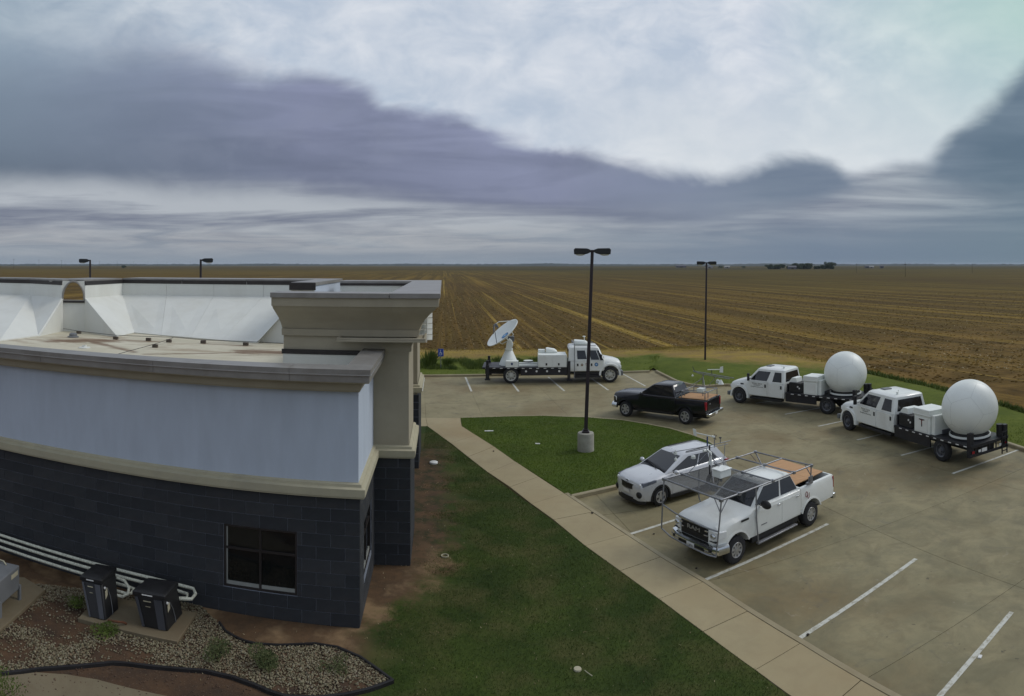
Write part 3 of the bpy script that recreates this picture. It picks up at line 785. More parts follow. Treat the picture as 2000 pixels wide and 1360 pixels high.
# blocks
nb = 0
RH, BW = ZB / 10, .62
shared = {}
stuffb = MB()
def block(axis, s0, s1, row, face):
    global nb
    g = .011; z0 = row * RH + g / 2; z1 = (row + 1) * RH - g / 2; w = s1 - s0 - g
    if w < .04: return
    mt = M[random.choice(['block', 'block', 'block2', 'block3'])]
    key = (axis, round(w, 3), mt.name)
    c = (s0 + s1) / 2; dp = .035
    if axis == 'u': pos = (c, face + dp / 2 - random.uniform(0, .002), (z0 + z1) / 2); dim = (w, dp, z1 - z0)
    else: pos = (face - dp / 2 + random.uniform(0, .002), c, (z0 + z1) / 2); dim = (dp, w, z1 - z0)
    if nb >= 296:
        stuffb.box(pos, dim); return
    nb += 1
    if key not in shared:
        m2 = MB(); m2.box((0, 0, 0), dim); me = bpy.data.meshes.new('concrete_block'); me.from_pydata(m2.v, [], m2.f); me.materials.append(mt); shared[key] = me
    ob = bpy.data.objects.new('concrete_block', shared[key]); COL.objects.link(ob); ob.parent = bl_root
    ob.location = (pos[0] + 6, pos[1] - 20, pos[2])
def course(axis, s0, s1, face, hole=None, start_right=True, rows=range(10)):
    for r in rows:
        off = BW / 2 if r % 2 else 0
        e1 = s1; first = BW - off if off else BW
        edges = [s1]
        x = s1 - first
        while x > s0: edges.append(x); x -= BW
        edges.append(s0)
        for i in range(len(edges) - 1):
            hi, lo2 = edges[i], edges[i + 1]
            segs = [(lo2, hi)]
            if hole and 2 <= r <= 6:
                segs = []
                if lo2 < hole[0]: segs.append((lo2, min(hi, hole[0])))
                if hi > hole[1]: segs.append((max(lo2, hole[1]), hi))
            for a, c in segs: block(axis, a, c, r, face)
course('u', -12.6, UE, VF, W1)
course('u', UE, -.82, VT)
course('v', VF + .036, VT - .001, UE, (W2[0], W2[1]))
course('v', VT + .036, 18.9, -.82)
course('u', UL, -12.6, VF)
course('v', 24.4, 27.1, -.90)
course('u', -2.2, -.90, 24.4)
tag(BP(stuffb, 'blockwork', M['block']), kind='stuff')
# stucco upper walls
mb = MB()
mb.bb((UL, VF + .03, ZB), (UE - .03, VF + .22, 5.2)); mb.bb((UE - .22, VF + .22, ZB), (UE - .03, VT + .1, 5.2))
BP(mb, 'stucco_wall', M['stucco'])
TP = [(0, 2.735), (.13, 2.735), (.13, 2.765), (.155, 2.775), (.155, 2.93), (.075, 2.955), (.065, 3.01), (0, 3.035)]
mb = MB(); mb.sweep([(UL, VF + .03), (UE - .03, VF + .03), (UE - .03, VT + .03), (-.85, VT + .03), (-.85, 19.0)], TP)
BP(mb, 'trim_band', M['trim'])
mb = MB(); mb.sweep([(UL, VF), (UE, VF), (UE, VT)], [(-.02, 2.70), (.02, 2.70), (.02, 2.735), (-.02, 2.735)])
BP(mb, 'drip_strip', M['bronze'])
mb = MB(); mb.sweep([(-2.2, 24.4), (-.93, 24.4), (-.93, 27.2)], [(o * 1.0, z + .1) for o, z in TP]); BP(mb, 'trim_band', M['trim'])
# pier shafts above the trim
mb = MB(); mb.bb((-2.0, VT + .03, ZB), (-.86, 19.0, 6.2)); mb.bb((-2.2, 24.45, ZB), (-.95, 27.15, 6.4)); mb.bb((-2.2, 19.0, ZB), (-1.2, 24.45, 6.4)); mb.bb((-2.2, 27.15, ZB), (-1.2, 30.5, 6.4))
BP(mb, 'pier_shaft', M['beige'])
# front coping in sheets with lapped seams
cp = [(-.15, 5.20), (-.15, 5.475), (.40, 5.465), (.40, 5.355), (.375, 5.355), (.375, 5.20)]
cl = [(.375, 5.197), (.365, 5.18), (.21, 5.175), (.165, 5.0), (.14, 4.96), (-.05, 4.95), (-.05, 5.197)]
path = [(UL, VF), (-1.86, VF), (-1.86, VT)]
mb = MB(); mb.sweep(path, cl); BP(mb, 'lower_cornice', M['beige'])
seams = [UL, -12.4, -9.3, -6.25, -3.15]
for i in range(len(seams)):
    if i < len(seams) - 1:
        mb = MB(); mb.sweep([(seams[i] + .004, VF), (seams[i + 1] - .004, VF)], cp)
    else:
        mb = MB(); mb.sweep([(seams[i] + .004, VF), (-1.86, VF), (-1.86, VT - .01)], cp)
    BP(mb, 'coping_sheet', M['coping'])
mb = MB(); mb.sweep([(UL, VF), (-1.86, VF), (-1.86, VT)], [(-.155, 4.5), (-.145, 4.5), (-.145, 5.2), (-.155, 5.2)]); BP(mb, 'parapet_lining', M['membrane'])
mb = MB(); mb.sweep([(UL, VF), (-1.86, VF), (-1.86, VT - .01)], [(.401, 5.345), (.412, 5.345), (.412, 5.362), (.401, 5.362)]); BP(mb, 'lip_highlight', M['alloy'])  # thin pale metal strip that stands in for the highlight along the lip
# roof deck
mb = MB(); mb.bb((-34, VF + .28, 4.3), (-2.1, 30.5, 4.55)); BP(mb, 'roof_deck', M['deck'])
mb = MB(); mb.bb((-34, 22, -.3), (-2.3, 30.5, 4.3)); BP(mb, 'inner_wall', M['stucco'])
# tower: C-shaped parapet with a flared cornice
lv = [(5.55, -4.09, -.78, VT, 29.0), (5.78, -4.09, -.78, VT, 29.0), (5.781, -4.12, -.62, 16.42, 29.1), (5.95, -4.12, -.58, 16.40, 29.1),
      (5.951, -4.11, -.60, 16.44, 29.1), (6.10, -4.13, -.53, 16.36, 29.12), (6.25, -4.16, -.43, 16.24, 29.15), (6.38, -4.2, -.31, 16.10, 29.2), (6.50, -4.24, -.19, 15.98, 29.25), (6.56, -4.25, -.13, 15.94, 29.3),
      (6.565, -4.26, -.10, 15.90, 29.3), (6.775, -4.26, -.10, 15.90, 29.3)]
top = [(6.775, -4.28, -.06, 15.85, 29.35), (6.90, -4.28, -.06, 15.85, 29.35)]
def cring(z, u0, u1, v0, v1, iu=-1.30, iv=16.75, bv=27.9):
    return [Vector(p) for p in ((u0, v0, z), (u1, v0, z), (u1, v1, z), (u0 - .1, v1, z), (u0 - .1, bv, z), (iu, bv, z), (iu, iv, z), (u0, iv, z))]
mb = MB(); mb.loft([cring(*l) for l in lv]); BP(mb, 'tower_cornice', M['beige'], smooth=25)
mb = MB(); mb.bb((-4.09, VT, 4.3), (-2.05, VT + .3, 5.55)); mb.bb((-2.05, VT + .001, 5.4), (-.80, VT + .3, 5.55)); mb.bb((-4.09, 27.9, 4.3), (-1.2, 28.9, 5.55)); mb.bb((-1.32, 16.8, 5.4), (-.95, 28, 5.56))
BP(mb, 'tower_wall', M['beige'])
# coping of the tower, one sheet per side
mb = MB(); mb.add(*[[Vector(p) for p in ((-4.28, 15.85, z), (-1.3, 15.85, z), (-1.3, 16.75, z), (-4.28, 16.75, z))] for z in (6.777,)] + [[(0, 3, 2, 1)]])
for nm, (u0, u1, v0, v1) in (('tower_coping', (-4.28, -1.304, 15.85, 16.75)), ('tower_coping', (-1.296, -.06, 15.85, 29.35)), ('tower_coping', (-4.4, -1.304, 27.85, 29.35))):
    mb = MB(); mb.bb((u0, v0, 6.776), (u1, v1, 6.90)); BP(mb, nm, M['coping'], bevel=.006, seg=1)
mb = MB(); mb.bb((-4.4, 27.80, 6.70), (-1.3, 27.88, 6.80)); mb.bb((-1.36, 16.75, 6.70), (-1.302, 27.8, 6.80)); BP(mb, 'coping_edge', M['bronze'])
mb = MB(); mb.bb((-4.4, 27.84, 4.5), (-1.31, 27.9, 6.70)); mb.bb((-1.34, 16.76, 5.6), (-1.302, 27.84, 6.70)); mb.bb((-4.05, 16.8, 5.6), (-1.34, 27.84, 5.7)); BP(mb, 'tower_lining', M['membrane'])
mb = MB(); mb.bb((-4.13, VT - .05, 5.30), (-2.1, VT + .01, 5.42)); BP(mb, 'termination_bar', M['bronze'])
mb = MB(); mb.bb((-4.10, VT - .03, 4.5), (-2.1, VT + .005, 5.30)); BP(mb, 'flashing', M['membrane'])
# shelf on the tower face
mb = MB(); mb.bb((-2.60, 15.92, 5.70), (-.42, VT, 5.75)); mb.bb((-2.60, 15.92, 5.751), (-.42, 15.97, 5.80)); mb.bb((-.47, 15.97, 5.751), (-.42, 17.2, 5.80)); mb.bb((-2.60, 15.97, 5.751), (-2.55, 16.4, 5.80)); mb.bb((-.9, VT, 5.70), (-.42, 17.2, 5.749))
BP(mb, 'shelf', M['beige'], bevel=.006, seg=1)
# louvred sunshade on the east side
ss = MB(); L0 = BU(0, 0)
for k in range(5):
    mb = MB(); z = 5.80 - k * .19; v = 22.4
    mb.panel([(-1.15, v - .05, z - .02), (-.36, v - .05, z - .02), (-.36, v + .25, z + .12), (-1.15, v + .25, z + .12)], .02)
    BP(mb, 'louvre_blade', M['white'])
mb = MB(); mb.tube((-.56, 22.3, 4.95), (-.53, 22.3, 6.0), .022, 6); BP(mb, 'louvre_frame', M['white'])
# windows
def window(u0, u1, z0, z1, axis):
    d = .10
    fr = MB(); w = .05
    def bx(a, c, e0, e1, f0, f1):   # along, depth, height
        if axis == 'u': fr.bb((a, VF + f0, e0), (c, VF + f1, e1))
        else: fr.bb((UE - f1, a, e0), (UE - f0, c, e1))
    bx(u0, u0 + w, z0, z1, .03, d); bx(u1 - w, u1, z0, z1, .03, d); bx(u0 + w, u1 - w, z0, z0 + w, .03, d); bx(u0 + w, u1 - w, z1 - w, z1, .03, d)
    o = BP(fr, 'window', M['bronze'])
    fr = MB(); m_ = (u0 + u1) / 2; zm = z0 + (z1 - z0) * .62
    bx(m_ - .025, m_ + .025, z0 + w, z1 - w, .045, d - .01); bx(u0 + w, m_ - .026, zm - .025, zm + .025, .045, d - .01); bx(m_ + .026, u1 - w, zm - .025, zm + .025, .045, d - .01)
    BP(fr, 'mullion', M['bronze'], o)
    for a, c in ((u0 + w, m_ - .025), (m_ + .025, u1 - w)):
        for f, g in ((z0 + w, zm - .025), (zm + .025, z1 - w)):
            fr = MB(); bx(a, c, f, g, .068, .074); BP(fr, 'pane', M['glass'], o)
    fr = MB(); bx(u0 + w, m_ - .03, z0 + w, z0 + w + .075, .05, .0675); bx(m_ + .03, u1 - w, z0 + w, z0 + w + .075, .05, .0675)
    if axis == 'u': bx(u0 + w, u0 + w + .03, z0 + w + .08, zm - .03, .05, .0675); bx(u0 + w, u0 + w + .03, zm + .03, z1 - w, .05, .0675)
    BP(fr, 'bead', M['interior'], o)
window(W1[0], W1[1], WZ0, WZ1, 'u'); window(W2[0], W2[1], WZ0 + .1, 2.0, 'v')
# sloped parapets behind the deck (points kept in world space, brought to the building frame)
def uvw(p, z=None): 
    q = toUV(p); return Vector((q[0], q[1], p[2] if z is None else z))
RZ = 4.55; FZ = 6.05; TZ = 6.79
E0 = uvw(P(165, 648, RZ)); E1 = uvw(P(228, 659, RZ)); F1 = uvw(P(262, 651, RZ)); F2 = uvw(P(500, 671, RZ))
G0 = Vector((E0.x, E0.y, FZ)); G1 = Vector((-15.6, 29.3, FZ)); G2 = Vector((-5.8, 29.5, FZ + .05)); G3 = Vector((-5.8, 24.7, FZ))
F3 = Vector((F2.x, 24.75, RZ)); 
def up(p, z): return Vector((p.x, p.y, z))
def pan(pts, name='membrane_panel', mt='membrane', t=.04):
    mb = MB(); mb.panel(pts, t); return BP(mb, name, M[mt])
pan([E1, F1, G1, G0]); 
N = 4
for i in range(N):   # long slope in sheets
    a, c = i / N, (i + 1) / N
    pan([F1.lerp(F2, a), F1.lerp(F2, c - .001), G1.lerp(G2, c - .001), G1.lerp(G2, a)])
    pan([G1.lerp(G2, a), G1.lerp(G2, c - .001), up(G1.lerp(G2, c - .001), TZ), up(G1.lerp(G2, a), TZ)])
pan([F2, F3, G3, G2]); pan([G2, G3, up(G3, TZ), up(G2, TZ)]); pan([G0, G1, up(G1, TZ), up(G0, TZ)])
W0 = Vector((-4.9, 24.7, RZ))
pan([F3, W0, up(W0, TZ), up(G3, TZ), G3])
pan([E0, E1, G0], t=-.05)
pan([E0, G0, up(G0, TZ), up(E0, TZ) + Vector((-.12, .08, 0)), E0 + Vector((-.12, .08, 0))])
e0 = uvw(P(122, 647, RZ)); e1 = uvw(P(75, 657, RZ)); g0 = up(e0, FZ); g1 = Vector((-19.2, 26.4, FZ)); g2 = Vector((-33, 27.2, FZ)); f2 = uvw(P(0, 667, RZ)); f3 = uvw(P(-200, 700, RZ)); f1 = e1.lerp(f2, .25)
pan([e1, e0, g0], t=.05)
pan([g0, g1, e1], t=.04); pan([g1, g2, f2, e1]); pan([g2, Vector((-34, 24, FZ)), f3, f2])
pan([up(g0, TZ), up(g1, TZ), g1, g0]); pan([up(g1, TZ), up(g2, TZ), g2, g1])
# parapet copings
def coping(pts, out, seg_name='parapet_coping'):
    z = 6.92
    mb = MB(); mb.sweep([(p.x, p.y) for p in pts], [(0, TZ), (0, z - .005), (out, z), (out, TZ)] if out > 0 else [(out, TZ), (out, z), (0, z - .005), (0, TZ)]); BP(mb, seg_name, M['coping'])
    s = 1 if out > 0 else -1
    mb = MB(); mb.sweep([(p.x, p.y) for p in pts], [(-.06 * s, 6.66), (-.06 * s, TZ + .05), (-.005 * s, TZ + .05), (-.005 * s, 6.66)] if s > 0 else [(.005, 6.66), (.005, TZ + .05), (.06, TZ + .05), (.06, 6.66)]); BP(mb, 'coping_edge', M['bronze'])
coping([G0, G1.lerp(G2, 0)], -1.9)
for i in range(3):
    coping([G1.lerp(G2, i / 3 + .001), G1.lerp(G2, (i + 1) / 3 - .001)], -2.1)
mb = MB(); mb.bb((-5.80, 24.6, TZ), (-4.85, 31.5, 6.92)); BP(mb, 'parapet_coping', M['coping'])
mb = MB(); mb.bb((-5.86, 24.53, 6.62), (-4.83, 24.6, 6.90)); mb.bb((-5.87, 24.6, 6.66), (-5.805, 29.4, 6.85)); BP(mb, 'coping_edge', M['bronze'])
mb = MB(); mb.bb((-5.75, 24.75, RZ), (-4.9, 31, TZ)); mb.bb((-16.5, 29.62, RZ), (-5.8, 31.3, TZ)); BP(mb, 'parapet_wall', M['stucco'])
coping([g1, g0], -1.3); coping([g2, g1 + Vector((-.01, 0, 0))], -1.3)
# arch between the two parapets
ac = (e0 + E0) / 2; dirv = (E0 - e0); dirv.z = 0; wd = dirv.length; dirv.normalize(); nv = Vector((-dirv.y, dirv.x, 0))
q0 = e0 + dirv * .0; q1 = E0
pan([up(q0, RZ), up(q1, RZ), up(q1, 5.86), up(q0, 5.86)], t=-.08)
mb = MB(); a, c = q0 - nv * .06, q1 - nv * .06
mb.panel([up(a, 5.86), up(c, 5.86), up(c, 5.95), up(a, 5.95)], -.16); BP(mb, 'arch_sill', M['bronze'])
mb = MB(); mb.panel([up(a, 5.95), up(c, 5.95), up(c, 5.99), up(a, 5.99)], -.2); BP(mb, 'sill_cap', M['coping'])
R = wd / 2; rise = .84; zc = 5.99
arc = [up(ac, zc) + dirv * (R * math.cos(t)) + Vector((0, 0, rise * math.sin(t))) for t in [math.pi * i / 20 for i in range(21)]]
mb = MB(); mb.path(arc, .045, 8); BP(mb, 'arch_trim', M['coping'], smooth=60)
for sgn, post in ((1, q1), (-1, q0)):
    mb = MB(); half = arc[:11] if sgn > 0 else arc[10:][::-1]
    corner = up(post, 6.86)
    for i in range(10):
        tri = [half[i], half[i + 1], corner] if sgn > 0 else [half[i + 1], half[i], corner]
        mb.add([Vector(p) for p in tri] + [Vector(p) + nv * .15 for p in tri], [(0, 1, 2), (5, 4, 3), (0, 3, 4, 1)])
    BP(mb, 'arch_spandrel', M['membrane'])
# things standing on the roof
def roof_p(x, y, z=RZ): return P(x, y, z)
sup = None; labs = [(154, 649, 'under the arch'), (226, 660, 'at the foot of the left gusset'), (290, 663, 'right of the left gusset'), (330, 666, 'at the conduit branch'), (303, 676, 'nearest the front coping'), (397, 668, 'midway along the white slope'), (480, 672, 'beside the right gusset')]
for x, y, w in labs:
    if sup is None:
        mb = MB(); mb.bb((-.10, -.06, 0), (.10, .06, .12))
        sup = mb.build('pipe_support', M['wood'], bevel=.008, seg=1); ob = sup
    else: ob = dup(sup)
    ob.location = roof_p(x, y + 3); ob.rotation_euler = (0, 0, .1 + .05 * random.random())
    tag(ob, 'small brown block holding the roof conduit, ' + w, 'pipe support', 'conduit blocks on the roof')
mb = MB(); mb.path([roof_p(x, y, RZ + .135) for x, y in ((124, 642), (154, 647), (226, 655), (340, 659), (397, 664), (480, 667), (553, 671))], .011, 6)
tag(mb.build('conduit', M['bronze']), 'thin dark conduit running along the back of the roof', 'conduit')
mb = MB(); mb.path([roof_p(x, y, RZ + .135) for x, y in ((338, 660), (303, 672), (222, 694))], .010, 6)
tag(mb.build('conduit', M['bronze']), 'thin dark branch conduit crossing the roof towards the front coping', 'conduit')
mb = MB(); mb.lathe([(.24, 0), (.24, .04), (.17, .06), (.17, .14), (.10, .19), (.001, .20)], n=16)
tag(mb.build('roof_drain', M['greybox'], loc=roof_p(143, 659), smooth=40), 'domed grey drain at the stained low spot left on the roof', 'roof drain')
mb = MB(); mb.lathe([(.22, 0), (.22, .03), (.09, .04), (.08, .10), (.05, .10)], n=16)
tag(mb.build('roof_vent', M['membrane'], loc=roof_p(165, 680), smooth=40), 'low white pipe boot on the deck near the front coping', 'roof vent')

# ------------------------------------------------------------------ plant by the wall
def pad(name, pts, label):
    c = sum(pts, Vector()) / len(pts)
    mb = MB(); mb.prism(ccw([(p.x - c.x, p.y - c.y) for p in pts]), 0, .09)
    return tag(mb.build(name, M['pad'], loc=(c.x, c.y, 0), bevel=.01, seg=1), label, 'concrete pad')
pA = [P(152, 1208, .09), P(347, 1253, .09), P(384, 1196, .09), P(196, 1160, .09)]
pad('equipment_pad', pA, 'long concrete pad under the two black units')
pB = [P(-60, 1262, .09), P(0, 1230, .09), P(88, 1152, .09), P(48, 1128, .09), P(-60, 1120, .09)]
pad('equipment_pad', pB, 'concrete pad under the grey unit at the left edge')
def heater(base, toppts, hz, label):
    base = [p for p in base]; c = sum(base, Vector()) / 4
    r = empty('heat_pump', (c.x, c.y, .09), 0, label, 'heat pump', 'black units on the concrete pad')
    lo = [p - c for p in base]
    hi = [p - c for p in toppts]
    for p in lo: p.z = 0
    for p in hi: p.z = hz
    mb = MB(); mb.loft([[Vector(p) for p in lo], [Vector((p.x, p.y, hz)) for p in hi]]); mb.build('casing', M['black'], r, bevel=.02)
    cen = sum(hi, Vector()) / 4
    big = [cen + (p - cen) * 1.07 for p in hi]
    mb = MB(); mb.loft([[Vector((p.x, p.y, hz)) for p in big], [Vector((p.x, p.y, hz + .09)) for p in big], [Vector((p.x, p.y, hz + .12)) for p in [cen + (p - cen) * .9 for p in hi]]]); lid = mb.build('lid', M['black'], r, bevel=.012)
    a, bb_ = big[0], big[1]
    d = (bb_ - a).normalized(); nrm = Vector((d.y, -d.x, 0))
    def strip(t0, t1, z0, z1, mt, nm, off=.012):
        q = []
        for t, z in ((t0, z0), (t1, z0), (t1, z1), (t0, z1)):
            k = z / hz; l0 = lo[0].lerp(hi[0], k); l1 = lo[1].lerp(hi[1], k)
            p = l0.lerp(l1, t) + nrm * off; q.append(Vector((p.x, p.y, z)))
        m_ = MB(); m_.panel(q, .012); return m_.build(nm, mt, r)
    strip(.66, .92, .02, hz - .02, M['greybox2'], 'front_strip')
    strip(.04, .14, .02, hz - .02, M['greybox2'], 'front_strip')
    strip(.30, .55, hz * .86, hz * .885, M['trim'], 'badge'); strip(.34, .5, hz * .70, hz * .71, M['trim'], 'badge')
    # front badge on the lid
    m_ = MB(); q = [a.lerp(bb_, .3) + nrm * .004, a.lerp(bb_, .62) + nrm * .004]
    m_.panel([Vector((q[0].x, q[0].y, hz + .04)), Vector((q[1].x, q[1].y, hz + .04)), Vector((q[1].x, q[1].y, hz + .06)), Vector((q[0].x, q[0].y, hz + .06))], .006); m_.build('name_strip', M['paper'], lid)
    # right side: sticker and gauge lead
    s0, s1 = lo[1].lerp(hi[1], .62), lo[2].lerp(hi[2], .62); sd_ = (s1 - s0).normalized(); sn_ = Vector((sd_.y, -sd_.x, 0))
    def sp(t, z):
        k = z / hz; p = lo[1].lerp(hi[1], k).lerp(lo[2].lerp(hi[2], k), t); return Vector((p.x, p.y, z)) + sn_ * .012
    m_ = MB(); m_.panel([sp(.10, hz * .55), sp(.26, hz * .62), sp(.28, hz * .82), sp(.12, hz * .76)], .006); m_.build('sticker', M['trim'], r)
    m_ = MB(); m_.path([sp(.1, hz * .86), sp(.3, hz * .8), sp(.45, hz * .5), sp(.5, hz * .2), sp(.5, .01)], .008, 6); m_.build('cable', M['greybox'], r)
    m_ = MB(); m_.tube(sp(.1, hz * .87), sp(.1, hz * .87) + sn_ * .03, .025, 10); m_.build('gauge', M['paper'], r)
    return r
M['greybox2'] = mat('charcoal_panel', (.055, .058, .068), .5, var=.1)
hzt = .62
heater([P(174, 1206, .09), P(207, 1213, .09), P(232, 1190, .09), P(200, 1182, .09)], [P(158, 1133, .71), P(199, 1142, .71), P(226, 1117, .71), P(187, 1110, .71)], hzt, 'black tapered heat pump, the left one of the two, by the dark wall')
heater([P(277, 1224, .09), P(328, 1234, .09), P(357, 1199, .09), P(306, 1192, .09)], [P(261, 1162, .71), P(321, 1173, .71), P(346, 1146, .71), P(290, 1138, .71)], hzt, 'black tapered heat pump, the right one of the two, by the dark wall')
# insulated pipes
def pipe(pts, r, label):
    w = [BU(*p) for p in pts]; mb = MB(); mb.path(w, r, 10)
    return tag(mb.build('insulated_pipe', M['pvc'], smooth=60), label, 'pipe', 'white insulated pipes along the wall')
def uvx(x, v, z):
    return (v * math.tan((x - 865) / F), v, z)
pipe([uvx(-60, 13.40, .52), uvx(286, 13.40, .50), uvx(350, 13.40, .48), uvx(378, 13.38, .47), uvx(382, 13.2, .46), uvx(374, 13.0, .44), uvx(350, 12.95, .42)], .036, 'white speckled insulated pipe, topmost of the run, ending in the far square loop')
pipe([uvx(-60, 13.28, .44), uvx(286, 13.28, .42), uvx(345, 13.26, .42), uvx(366, 13.22, .41), uvx(366, 13.08, .40), uvx(350, 13.04, .38)], .036, 'white speckled insulated pipe, second of the run, ending in the small square loop')
pipe([uvx(-60, 13.12, .36), uvx(170, 13.12, .34), uvx(250, 13.12, .33), uvx(262, 13.08, .33), uvx(256, 12.9, .32), uvx(246, 12.85, .31), uvx(226, 12.86, .31)], .034, 'white speckled insulated pipe, lowest of the run, turning between the two units')
pipe([uvx(228, 13.05, .50), uvx(244, 13.03, .48), uvx(252, 12.9, .42), uvx(250, 12.8, .34), uvx(240, 12.72, .30), uvx(222, 12.70, .30)], .034, 'short white U-shaped pipe joined to the left unit')
# grey unit at the left edge
r = empty('condenser', P(8, 1190, .09), 0, 'large grey metal unit cut off by the left edge', 'condenser')
def rl(p): return Vector(p) - Vector(r.location)
cq = [P(-70, 1190, .34), P(0, 1184, .34), P(38, 1150, .34), P(-40, 1130, .34)]
mb = MB(); mb.loft([[rl(p) for p in cq], [rl((p.x, p.y, .86)) for p in cq]]); mb.build('casing', M['greybox'], r, bevel=.015)
for p in (cq[1], cq[2], cq[0], cq[3]):
    q = rl(p); mb = MB(); mb.bb((q.x - .03, q.y - .03, 0), (q.x + .03, q.y + .03, .335)); mb.build('leg', M['greybox'], r)
mb = MB(); s0, s1 = cq[1], cq[2]; dd = (s1 - s0).normalized(); nn = Vector((dd.y, -dd.x, 0))
A_, B_ = rl(s0.lerp(s1, .55)) + nn * .004, rl(s0.lerp(s1, .9)) + nn * .004
mb.panel([Vector((A_.x, A_.y, .60)), Vector((B_.x, B_.y, .60)), Vector((B_.x, B_.y, .70)), Vector((A_.x, A_.y, .70))], .004); mb.build('label_plate', M['trim'], r)
q = rl(P(12, 1104, .87)); mb = MB(); mb.path([q, q + Vector((-.1, .02, .05)), q + Vector((-.22, 0, .05)), q + Vector((-.3, -.03, 0))], .015, 8); mb.build('handle', M['trim'], r)
q = rl(P(-12, 1112, .87)); mb = MB(); mb.lathe([(.07, 0), (.07, .05), (.001, .06)], n=14); mb.build('valve_cap', M['navy'], r, loc=q)
# rusty frame piece on the pad
mb = MB(); mb.path([P(213, 1218, .02), P(212, 1212, .16), P(222, 1214, .18), P(240, 1216, .17), P(246, 1218, .12), P(247, 1223, .02)], .022, 8)
tag(mb.build('rusty_bracket', M['rust'], smooth=60), 'small rusty iron bracket standing in front of the pad', 'bracket')

# ------------------------------------------------------------------ gravel bed
ET = [(428, 1219), (440, 1236), (456, 1246), (475, 1255), (498, 1261), (545, 1264), (615, 1261), (659, 1268), (703, 1287), (733, 1308), (768, 1334)]
EB = [(768, 1334), (745, 1343), (718, 1352), (674, 1362), (620, 1368), (560, 1366), (527, 1356), (498, 1343), (453, 1327), (400, 1315), (320, 1309), (250, 1301), (220, 1299), (160, 1305), (80, 1311), (0, 1321), (-80, 1335)]
gp = [P(*q) for q in ET] + [P(*q) for q in EB[1:]] + [P(-80, 1120), P(150, 1150), P(385, 1178)]
mb = MB(); mb.prism(ccw([(p.x, p.y) for p in gp]), -.02, .006); tag(mb.build('bed_soil', M['soil']), kind='structure')
mb = MB(); mb.sweep([(p.x, p.y) for p in [P(*q) for q in ET]], [(-.022, -.02), (-.022, .055), (0, .06), (.022, .055), (.022, -.02)])
tag(mb.build('lawn_edging', M['edging'], smooth=40), 'curved black plastic edging on the building side of the gravel', 'edging')
mb = MB(); mb.sweep([(p.x, p.y) for p in [P(*q) for q in EB]], [(-.03, -.02), (-.03, .065), (0, .07), (.03, .065), (.03, -.02)])
tag(mb.build('lawn_edging', M['edging'], smooth=40), 'wavy black plastic edging on the near side of the gravel', 'edging')
# dirt and bit of path below the bed
dp = [P(*q) for q in [(-80, 1340), (0, 1323), (80, 1313), (220, 1301), (320, 1311), (400, 1317), (453, 1329), (527, 1358), (620, 1371), (640, 1400), (-80, 1430)]]
mb = MB(); mb.prism(ccw([(p.x, p.y) for p in dp]), -.02, .004); tag(mb.build('bare_soil', M['soil']), kind='structure')
cpp = [(-90, 1345), (0, 1323), (70, 1315), (130, 1319), (190, 1329), (250, 1345), (330, 1362), (420, 1400), (-90, 1440)]
xs_ = [P(*q) for q in cpp]; mb = MB(); mb.prism(ccw([(p.x, p.y) for p in xs_]), -.02, .018); tag(mb.build('garden_path', M['pad'], bevel=.006, seg=1), kind='structure')
def inside(px, py, poly):
    c = np.zeros(len(px), bool); j = len(poly) - 1
    for i in range(len(poly)):
        xi, yi = poly[i]; xj, yj = poly[j]
        c ^= ((yi > py) != (yj > py)) & (px < (xj - xi) * (py - yi) / (yj - yi + 1e-12) + xi); j = i
    return c
# stones
ico = bpy.data.meshes.new('t'); import bmesh
bm = bmesh.new(); bmesh.ops.create_icosphere(bm, subdivisions=1, radius=1); bm.to_mesh(ico); bm.free()
IV = np.array([v.co[:] for v in ico.vertices]); IF = np.array([p.vertices[:] for p in ico.polygons])
def stones(name, poly, n, r0, r1, mt, mask=None):
    X = np.array([p[0] for p in poly]); Y = np.array([p[1] for p in poly])
    px = rng.uniform(X.min(), X.max(), n * 3); py = rng.uniform(Y.min(), Y.max(), n * 3)
    k = inside(px, py, poly)
    if mask is not None: k &= mask(px, py)
    px, py = px[k][:n], py[k][:n]; m = len(px)
    r = rng.uniform(r0, r1, m) * (1 + (rng.random(m) > .95) * .5); a = rng.uniform(0, 6.283, m)
    s = rng.uniform(.7, 1.3, (m, 3)); s[:, 2] *= .6
    V = IV[None] * (s * r[:, None])[:, None, :] * rng.uniform(.85, 1.15, (m, len(IV), 1))
    c, sn_ = np.cos(a)[:, None], np.sin(a)[:, None]
    x = V[..., 0] * c - V[..., 1] * sn_ + px[:, None]; y = V[..., 0] * sn_ + V[..., 1] * c + py[:, None]
    z = V[..., 2] + (r * rng.uniform(.2, 1.2, m))[:, None] + .008
    V = np.stack([x, y, z], -1).reshape(-1, 3); Fq = (IF[None] + (np.arange(m) * len(IV))[:, None, None]).reshape(-1, 3)
    return tag(raw_mesh(name, V, Fq, mt), kind='stuff')
gpoly = [(p.x, p.y) for p in gp]
bare = [P(235, 1290), P(120, 1205), P(420, 1190), P(20, 1270), P(690, 1350), P(190, 1225), P(120, 1240), P(560, 1355), P(60, 1210)]
brad = [.75, .8, .3, .55, .35, .5, .5, .3, .5]
def gm(px, py):
    k = np.ones(len(px), bool)
    for q, rr in zip(bare, brad):
        d = np.hypot(px - q.x, (py - q.y) * 1.2); k &= (d > rr) | (rng.random(len(px)) < .12 + .6 * np.clip((d / rr - .7) / .3, 0, 1))
    for pl in (pA, pB): k &= ~inside(px, py, [(p.x, p.y) for p in pl])
    return k
stones('gravel', gpoly, 24000, .009, .023, M['gravel'], gm)
M['clodm'] = mat('soil_clods', (.10, .06, .04), .95, var=.5, scale=8)
stones('soil_clods', [(p.x, p.y) for p in dp], 700, .006, .016, M['clodm'])

